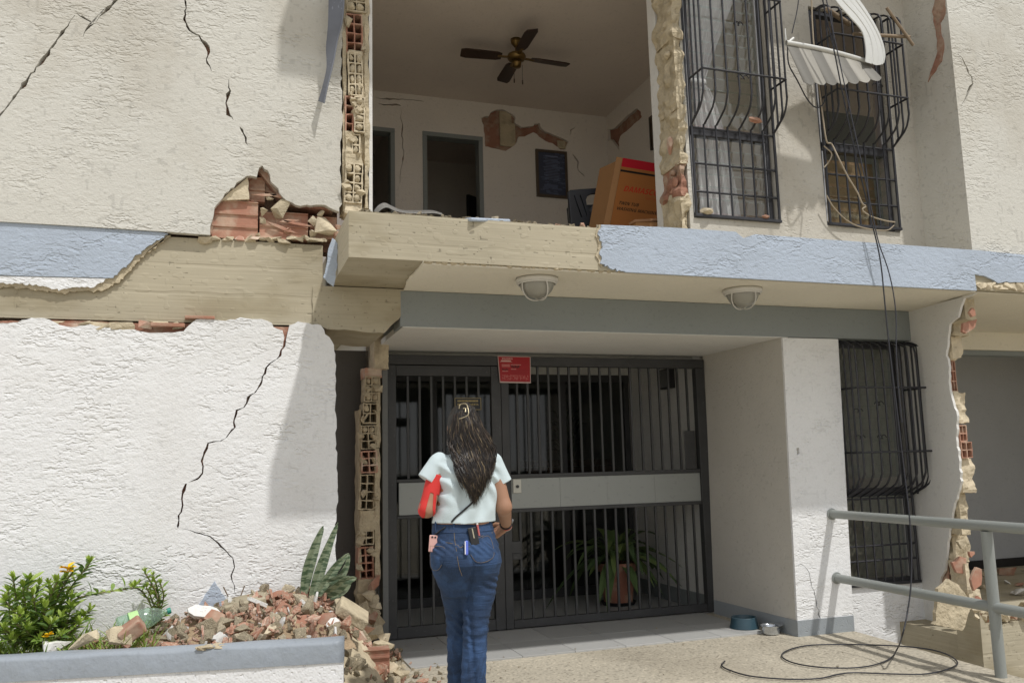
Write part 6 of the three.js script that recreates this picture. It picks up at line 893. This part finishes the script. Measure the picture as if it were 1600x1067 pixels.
{
  const R = thing('rubble_pile', 'heap of broken red brick and mortar in the planter', 'rubble pile'), r = rng(606);
  // bed of fine crumbs below the pieces
  const nx = 90, nz = 26, pos = [], idx = []; for (let i = 0; i <= nx; i++) for (let j = 0; j <= nz; j++) { const x = mix(-1.0, 0.72, i / nx), z = mix(1.24, copZ(x) - 0.004, j / nz); pos.push(x, mound(x, z) - 0.025 + 0.022 * (n3(x * 40, 5, z * 40) - 0.5), z); } for (let i = 0; i < nx; i++) for (let j = 0; j < nz; j++) { const a = i * (nz + 1) + j; idx.push(a, a + 1, a + nz + 1, a + 1, a + nz + 2, a + nz + 1); }
  const g = new THREE.BufferGeometry(); g.setAttribute('position', new THREE.Float32BufferAttribute(pos, 3)); g.setIndex(idx); g.computeVertexNormals(); mesh('fine_debris', uvm(g), M.debris, R).userData.kind = 'stuff';
  for (let i = 0; i < 480; i++) { const x = -0.72 + 1.42 * Math.pow(r(), 0.85), f = r(), z = mix(1.27, copZ(x) - 0.03, f), s = (0.026 + 0.075 * Math.pow(r(), 2)) * (0.6 + 0.4 * sstep(-0.6, -0.1, x)), k = r(); frag(R, x, mound(x, z) + s * 0.18, z, s, k < 0.56 ? 'brick' : k < 0.92 ? 'mort' : 'white', r); }
  const crumbs = []; for (let i = 0; i < 420; i++) { const x = -0.95 + 1.62 * r(), z = mix(1.26, copZ(x) - 0.012, r()), s = 0.01 + 0.018 * r(), q = fragGeo.chip[i % 5].clone(); q.scale(s * 1.4, s, s); q.rotateY(r() * 6); q.translate(x, mound(x, z) + s * 0.3, z); crumbs.push(q); } mesh('crumbs', [...crumbs], M.clayPale, R).userData.kind = 'stuff';
  // the larger pieces one can pick out
  const big = (px, py, z, w, h, d, rz, m, nm, kind = 'rock', seed = 1, rx = 0) => { const q = kind === 'slab' ? rbox(-w / 2, w / 2, -h / 2, h / 2, -d / 2, d / 2, 0.012, 2) : kind === 'shard' ? shard(7000 + seed, 0.2) : chunk(7000 + seed, 14); if (kind !== 'slab') q.scale(w, h, d); q.rotateX(rx); q.rotateZ(rz); const p = onZ(px, py, z); q.translate(p.x, p.y, p.z); mesh(nm, uvm(q), m, R); };
  big(383, 946, 1.36, 0.24, 0.09, 0.14, 0.16, M.conc, 'concrete_piece', 'slab', 1, 0.2); big(318, 957, 1.42, 0.2, 0.13, 0.14, 0, fragM.white[0], 'plaster_flake', 'shard', 2, -0.7); big(344, 968, 1.55, 0.2, 0.13, 0.25, -0.25, M.clay, 'brick_fragment', 'shard', 3, -0.3); big(455, 975, 1.7, 0.12, 0.13, 0.1, 0.1, M.mortar, 'mortar_chunk', 'rock', 4); big(440, 955, 1.6, 0.1, 0.14, 0.12, 0.2, M.clay, 'brick_fragment', 'shard', 5, -0.3); big(470, 970, 1.7, 0.15, 0.1, 0.14, 0.1, M.clay, 'brick_fragment', 'shard', 6, -0.5); big(522, 976, 1.8, 0.12, 0.09, 0.1, 0, fragM.white[0], 'plaster_flake', 'shard', 7, -0.6); big(488, 951, 1.55, 0.11, 0.07, 0.1, 0, fragM.white[0], 'plaster_flake', 'shard', 8, -0.7); big(475, 938, 1.42, 0.13, 0.11, 0.12, 0, M.mortar, 'mortar_chunk', 'rock', 9); big(430, 931, 1.36, 0.12, 0.06, 0.2, 0.35, M.clay, 'brick_fragment', 'shard', 10, -0.6); big(550, 958, 1.6, 0.2, 0.07, 0.16, -0.6, M.mortar, 'mortar_chunk', 'slab', 11, 0.3); big(519, 942, 1.42, 0.22, 0.05, 0.14, -0.12, M.mortar, 'mortar_chunk', 'rock', 12, 0.2); big(505, 968, 1.72, 0.13, 0.12, 0.11, 0.05, M.clayDark, 'brick_fragment', 'shard', 13, -0.4); big(396, 958, 1.45, 0.1, 0.1, 0.1, 0.2, M.clayPale, 'brick_fragment', 'rock', 14); big(452, 940, 1.4, 0.12, 0.08, 0.1, 0, M.mortarPale, 'mortar_chunk', 'rock', 15); big(420, 984, 1.85, 0.09, 0.06, 0.08, 0, M.mortarPale, 'mortar_chunk', 'rock', 16); big(205, 985, 1.75, 0.13, 0.08, 0.1, 0.6, M.clayDark, 'brick_fragment', 'slab', 17, 0.3); big(130, 1000, 1.74, 0.17, 0.07, 0.12, 0.3, M.mortarPale, 'mortar_chunk', 'rock', 18); big(90, 1008, 1.72, 0.15, 0.09, 0.1, 0.2, fragM.white[0], 'plaster_flake', 'rock', 19); big(185, 992, 1.76, 0.15, 0.1, 0.1, 0, M.mortar, 'mortar_chunk', 'rock', 20); big(376, 930, 1.3, 0.007, 0.12, 0.007, -0.35, M.twig, 'twig', 'slab', 21); big(354, 928, 1.3, 0.007, 0.1, 0.007, 0.45, M.twig, 'twig', 'slab', 22);
  // spill at the end of the planter, down to the ground beside the gate
  const S = thing('rubble_spill', 'broken blocks and mortar spilling from the planter end to the gate', 'rubble pile');
  const sp = (x, z) => { const t = clamp((x - 0.62) / 0.55), q = sstep(2.1, 1.2, z); return Math.max(0, 0.46 * (1 - fade(t)) * (0.4 + 0.6 * q) + 0.04 * (n3(x * 7, 1, z * 7) - 0.3)); };
  { const pos = [], idx = []; for (let i = 0; i <= 40; i++) for (let j = 0; j <= 50; j++) { const x = mix(0.6, 1.22, i / 40), z = mix(0.12, 2.0, j / 50); pos.push(x, sp(x, z) - 0.01 + 0.02 * (n3(x * 30, 2, z * 30) - 0.5), z); } for (let i = 0; i < 40; i++) for (let j = 0; j < 50; j++) { const a = i * 51 + j; idx.push(a, a + 1, a + 51, a + 1, a + 52, a + 51); } const g = new THREE.BufferGeometry(); g.setAttribute('position', new THREE.Float32BufferAttribute(pos, 3)); g.setIndex(idx); g.computeVertexNormals(); mesh('fine_debris', uvm(g), M.mortar, S).userData.kind = 'stuff'; }
  for (let i = 0; i < 190; i++) { const x = 0.66 + 0.6 * Math.pow(r(), 1.2), z = 0.2 + 1.75 * r(), s = 0.024 + 0.065 * Math.pow(r(), 1.8), k = r(); frag(S, x, sp(x, z) + s * 0.2, z, s, k < 0.3 ? 'brick' : 'mort', r); }
  for (let i = 0; i < 26; i++) { const x = 1.15 + 0.5 * r(), z = 0.95 + 0.75 * r(), s = 0.012 + 0.03 * r(); frag(S, x, s * 0.15, z, s, r() < 0.5 ? 'brick' : 'mort', r); }
  { const pp = onZ(586, 1031, 1.45); const g = ribBrick(-0.085, 0.085, -0.07, 0.07, 0.06, 0.12, 3); const o = mesh('hollow_brick', g, M.clayDark, S); o.position.copy(pp); o.rotation.y = -0.12; }
  for (const [x, y, z, w, h, d, rz, m] of [[584, 912, 0.34, 0.08, 0.15, 0.1, -0.3, M.clayDark], [577, 930, 0.38, 0.1, 0.09, 0.1, 0.5, M.mortar], [587, 945, 0.42, 0.13, 0.06, 0.12, -0.35, M.mortarPale], [572, 950, 0.44, 0.08, 0.1, 0.1, 0.7, M.mortar], [580, 965, 0.5, 0.12, 0.1, 0.12, 0.2, M.clay], [592, 972, 0.55, 0.1, 0.12, 0.1, 0.1, M.mortar], [566, 968, 0.62, 0.1, 0.12, 0.1, -0.2, M.mortarPale], [586, 990, 0.7, 0.14, 0.09, 0.12, 0.3, M.mortar], [572, 985, 0.75, 0.1, 0.08, 0.1, -0.4, M.clay], [598, 996, 0.8, 0.1, 0.07, 0.1, 0, M.mortarPale], [600, 1010, 1.0, 0.16, 0.1, 0.14, 0, M.mortar], [560, 990, 1.3, 0.1, 0.12, 0.1, 0.2, M.clayPale], [566, 1012, 1.45, 0.1, 0.08, 0.1, 0, M.mortarPale], [612, 1045, 1.4, 0.1, 0.07, 0.1, 0.3, M.mortarPale], [625, 1052, 1.45, 0.12, 0.06, 0.1, 0, M.mortar]]) { const q = chunk(7300 + x, 12); q.scale(w, h, d); q.rotateZ(rz); const p = onZ(x, y, z); q.translate(p.x, p.y, p.z); mesh(m === M.clayDark ? 'brick_fragment' : 'mortar_chunk', uvm(q), m, S); }
  // stub of the fallen porch pier with its grey skirting
  const st = thing('pier_stub', 'low broken stub of the fallen pier with grey skirting beside the planter', 'wall stub');
  const ol = jag([[549, 1037], [560, 1043], [575, 1052], [590, 1058], [604, 1066], [616, 1074]], 1, 5, 88).map(([a, b]) => { const p = onZ(a, b, 1.55); return [p.x, p.y]; });
  mesh('face', sheetZ([[ol[0][0] - 0.02, -0.02], [ol[0][0] - 0.02, ol[0][1]], ...ol, [ol[ol.length - 1][0] + 0.03, -0.02]], null, 1.56, 0.05), M.coping, st); mesh('core', sheetZ([[ol[0][0] - 0.02, -0.02], [ol[0][0] - 0.02, ol[0][1] - 0.01], ...ol.map(p => [p[0], p[1] - 0.008]), [ol[ol.length - 1][0] + 0.02, -0.02]], null, 1.508, 0.3), M.mortar, st);
}
// debris along the edge of the open floor
{
  const D = thing('floor_edge_debris', 'line of brick and mortar crumbs on the open floor edge', 'rubble'), r = rng(717);
  const cr = []; for (let i = 0; i < 260; i++) { const x = 0.74 + 2.35 * r(), s = 0.012 + 0.03 * r(), q = fragGeo.chip[i % 5].clone(); q.scale(s * 1.6, s, s); q.rotateY(r() * 6); q.translate(x, 2.864 + s * 0.25, 1.86 + 0.14 * r()); cr.push(q); } mesh('crumbs', cr, M.mortar, D).userData.kind = 'stuff';
  for (let i = 0; i < 60; i++) { const x = 0.75 + 2.4 * r(), s = 0.03 + 0.05 * r(); frag(D, x, 2.866 + s * 0.2, 1.75 + 0.22 * r(), s, r() < 0.4 ? 'brick' : 'mort', r); }
  for (let i = 0; i < 14; i++) { const x = 3.0 + 0.9 * r(), s = 0.03 + 0.05 * r(); frag(D, x, 2.87 + s * 0.2, 1.7 + 0.3 * r(), s, r() < 0.4 ? 'brick' : 'mort', r); }
  const g = rbox(-0.15, 0.15, -0.012, 0.012, -0.1, 0.1, 0.01, 2); const p = mesh('paint_scrap', g, M.blue, D); p.position.set(1.53, 2.885, 1.92); p.rotation.set(0.2, 0.3, 0.05);
}
// bottle
{
  const b = thing('plastic_bottle', 'pale green plastic bottle lying among rubble and weeds', 'bottle'), gm = mat([0.8, 0.95, 0.86], 0.1, { transmission: 0.9, thickness: 0 });
  const g = new THREE.LatheGeometry([[0.001, 0], [0.05, 0.002], [0.055, 0.02], [0.053, 0.06], [0.056, 0.07], [0.053, 0.11], [0.056, 0.12], [0.054, 0.17], [0.035, 0.22], [0.014, 0.25], [0.014, 0.265]].map(p => new THREE.Vector2(p[0], p[1])), 24); mesh('shell', g, gm, b); mesh('cap', new THREE.CylinderGeometry(0.017, 0.017, 0.02, 18).translate(0, 0.275, 0), mat([0.02, 0.25, 0.18], 0.4), b); mesh('label_band', new THREE.CylinderGeometry(0.0575, 0.0575, 0.05, 24, 1, true).translate(0, 0.09, 0), mat([0.45, 0.7, 0.3], 0.5), b);
  b.position.copy(onZ(182, 980, 1.6)); b.rotation.set(0.2, 0.25, -1.4);
}
// snake plant
{
  const t = tex(256, 0.22, (u, v) => { const w = tn(u, v, 5, 26, 901) + 0.6 * tn(u, v, 12, 40, 905), b = sstep(0.62, 0.95, w), k = 0.8 + 0.4 * tn(u, v, 30, 60, 911); return tint([mix(0.06, 0.21, b), mix(0.10, 0.255, b), mix(0.05, 0.16, b)], k); });
  const m = mat(W1, 0.45, { map: t, clearcoat: 0.15 }), S = thing('snake_plant', 'snake plant with mottled upright leaves in the rubble', 'plant');
  const leaf = (pts, w, z) => { const n = 16, c = new THREE.CatmullRomCurve3(pts.map(([a, b, zz]) => onZ(a, b, zz ?? z))).getPoints(n), A = [], Cc = [], Q = []; for (let i = 0; i <= n; i++) { const tt = i / n, d = c[Math.min(n, i + 1)].clone().sub(c[Math.max(0, i - 1)]).normalize(), s = d.clone().cross(V(0.15, 0, 1)).normalize(), ww = w * (0.62 + 0.38 * Math.sin(Math.PI * Math.min(1, tt * 1.25))) * (tt > 0.72 ? Math.sqrt(Math.max(0.0004, 1 - Math.pow((tt - 0.72) / 0.28, 1.7))) : 1) * 0.5; A.push(c[i].clone().addScaledVector(s, -ww).add(V(0, 0, 0.3 * ww))); Cc.push(c[i]); Q.push(c[i].clone().addScaledVector(s, ww).add(V(0, 0, 0.3 * ww))); } mesh('leaf', [ribbon(A, Cc, 0.004), ribbon(Cc, Q, 0.004)], m, S); };
  leaf([[474, 930], [480, 895], [492, 855], [505, 821]], 0.07, 1.42); leaf([[487, 932], [497, 900], [510, 862], [528, 816]], 0.066, 1.46); leaf([[496, 932], [499, 905], [502, 885]], 0.07, 1.40); leaf([[497, 930], [512, 905], [528, 882], [545, 864]], 0.06, 1.5); leaf([[503, 930], [525, 908], [539, 890], [546, 866]], 0.05, 1.44); leaf([[504, 932, 1.48], [524, 921, 1.54], [540, 908, 1.58], [557, 903, 1.6]], 0.07, 1.5); leaf([[512, 910, 1.5], [530, 905, 1.53], [548, 902, 1.55]], 0.05, 1.5); leaf([[515, 935, 1.5], [538, 920, 1.5], [549, 905, 1.5]], 0.05, 1.5);
}
// flowering shrub, weeds
{
  const gms = [mat([0.21, 0.33, 0.05], 0.5, { transmission: 0.35, thickness: 0 }), mat([0.36, 0.48, 0.07], 0.5, { transmission: 0.45, thickness: 0 }), mat([0.10, 0.18, 0.04], 0.5, { transmission: 0.25, thickness: 0 })], stemM = mat([0.16, 0.13, 0.07], 0.8), r = rng(919);
  const lf = (p, d, L, w, roll) => { const s = d.clone().cross(V(r() - 0.5, 1, r() - 0.5)).normalize(), n = s.clone().cross(d).normalize(), P = [], c = t => p.clone().addScaledVector(d, L * t).addScaledVector(n, -L * 0.25 * t * t), W = [0, 0.75, 1, 0.7, 0], T = [0, 0.28, 0.5, 0.76, 1]; for (let i = 0; i < 4; i++) { const a = c(T[i]), b = c(T[i + 1]), wa = w * W[i] / 2, wb = w * W[i + 1] / 2; for (const sg of [-1, 1]) { const a1 = a.clone().addScaledVector(s, sg * wa).addScaledVector(n, wa * 0.35), b1 = b.clone().addScaledVector(s, sg * wb).addScaledVector(n, wb * 0.35); for (const q of [a, b, b1, a, b1, a1]) P.push(q.x, q.y, q.z); } } const g = new THREE.BufferGeometry(); g.setAttribute('position', new THREE.Float32BufferAttribute(P, 3)); g.computeVertexNormals(); g.setAttribute('uv', new THREE.Float32BufferAttribute(P.length / 3 * 2, 2)); return g; };
  const shrub = (name, lab, cat, branches, z, leafL, density) => {
    const S = thing(name, lab, cat), sets = [[], [], []];
    for (const [pts, dz, dens = 1] of branches) {
      const P = pts.map(([a, b], i) => onZ(a, b, z + dz * (i / (pts.length - 1)))), c = new THREE.CatmullRomCurve3(P), L = c.getLength(); mesh('stem', tube(P, 0.0045, 20, 5), stemM, S);
      for (let s = 0.12; s < 1.0; s += 0.017 / L / density / dens) { const p = c.getPointAt(Math.min(1, s)), t = c.getTangentAt(Math.min(1, s)); const n = 3; const a0 = r() * 6.28; for (let k = 0; k < n; k++) { const a = a0 + k * 6.28 / n + r(), u = V(Math.cos(a), 0.2, Math.sin(a)).addScaledVector(t, 0.55 + 0.5 * r()).normalize(), q = r(); sets[q < 0.45 ? 0 : q < 0.75 ? 1 : 2].push(lf(p, u, leafL * (0.6 + 0.6 * r()), leafL * 0.3, 0)); } }
      const tip = c.getPointAt(1); for (let k = 0; k < 7; k++) { const u = V(r() - 0.5, 0.5 + r(), r() - 0.5).normalize(); sets[1].push(lf(tip, u, leafL * 0.6, leafL * 0.2, 0)); }
    }
    sets.forEach((s, i) => { if (s.length) mesh('foliage', s, gms[i], S).userData.kind = 'stuff'; }); return S;
  };
  const br = []; const root = [[40, 1015], [20, 1012], [70, 1012], [55, 1010], [90, 1010]];
  for (const [x, y, dz] of [[20, 905, 0.05], [45, 908, -0.05], [50, 930, 0.12], [8, 940, 0.1], [75, 915, -0.02], [88, 910, 0.08], [100, 905, 0], [30, 960, 0.2], [70, 950, 0.18], [110, 950, 0.05], [140, 955, 0], [95, 965, 0.15], [5, 985, 0.2], [40, 985, 0.22], [125, 975, 0.1], [60, 915, 0.0], [12, 925, -0.05], [130, 965, 0.0], [15, 1000, 0.24], [60, 1000, 0.24], [95, 995, 0.2], [-10, 960, 0.15], [25, 975, 0.24], [80, 975, 0.2], [110, 935, 0.02], [35, 918, 0.06]]) { const q = root[br.length % 5]; br.push([[q, [mix(q[0], x, 0.4) + (r() - 0.5) * 8, mix(q[1], y, 0.45)], [x, y]], dz]); }
  br.push([[[60, 1008], [85, 960], [105, 925], [122, 902], [140, 880]], -0.05], [[[62, 1008], [82, 950], [98, 915], [112, 895]], 0.02], [[[65, 1000], [95, 955], [120, 935], [150, 928], [185, 922], [210, 918]], -0.03, 0.8]);
  const S = shrub('flowering_shrub', 'green shrub with a yellow flower in front of the white wall', 'shrub', br, 1.5, 0.085, 0.62);
  const fl = (px, py, z, s) => { const c = onZ(px, py, z), g = []; for (let k = 0; k < 5; k++) { const a = k / 5 * 6.28; g.push(lf(c.clone(), V(Math.cos(a), 0.5, Math.sin(a) * 0.5 + 0.4).normalize(), s, s * 0.9, 0)); } mesh('flower', g, mat([0.85, 0.55, 0.01], 0.6), S); }; fl(105, 889, 1.54, 0.05); fl(103, 895, 1.55, 0.04); fl(76, 992, 1.72, 0.025); fl(72, 996, 1.72, 0.025); fl(183, 986, 1.72, 0.025);
  shrub('thin_weed', 'thin leafy weed above the bottle against the white wall', 'plant', [[[[235, 985], [248, 950], [240, 920], [225, 893]], -0.02, 0.6], [[[240, 985], [246, 945], [238, 915], [216, 912]], 0.02, 0.55], [[[240, 985], [250, 955], [255, 930], [250, 912]], 0, 0.6], [[[238, 985], [244, 960], [234, 930], [228, 918]], 0.03, 0.6], [[[245, 985], [252, 965], [258, 962]], 0.02, 0.5], [[[236, 985], [236, 950], [222, 925], [205, 915]], 0.03, 0.7], [[[242, 985], [248, 940], [244, 915], [238, 900]], -0.03, 0.7]], 1.38, 0.055, 0.95);
  // grass tufts
  const G = thing('grass_tuft', 'long grass blades along the planter bed', 'grass'); G.userData.kind = 'stuff'; const gb = [[], []]; for (let i = 0; i < 420; i++) { const x = -1.3 + 0.95 * Math.pow(r(), 1.1), z = mix(1.3, copZ(x) - 0.03, r()), a = r() * 6.28, d = V(Math.cos(a) * 0.7, 0.7 + r(), Math.sin(a) * 0.6).normalize(); gb[r() < 0.5 ? 0 : 1].push(lf(V(x, 0.38, z), d, 0.1 + 0.12 * r(), 0.009, 0)); } gb.forEach((s, i) => mesh('blades', s, gms[i], G).userData.kind = 'stuff');
}

{
  const r = rng(5151), g = []; for (let i = 0; i < 240; i++) { const near = r() < 0.5, x = near ? 1.1 + 0.9 * r() : 1.2 + 3.2 * r(), z = near ? 0.95 + 1.3 * r() : 0.2 + 3.0 * r(), s = 0.004 + 0.012 * r() * r(), q = fragGeo.chip[i % 5].clone(); q.scale(s * 1.4, s, s); q.rotateY(r() * 6); q.translate(x, (z < 0.985 && x < 4.06 ? 0.0135 : 0) + s * 0.25, z); g.push(q); }
  tag(mesh('grit', g, M.mortarPale), 'fine plaster grit scattered over the walkway and porch tiles', 'grit', null, 'stuff');
}
renderer.render(scene, camera);
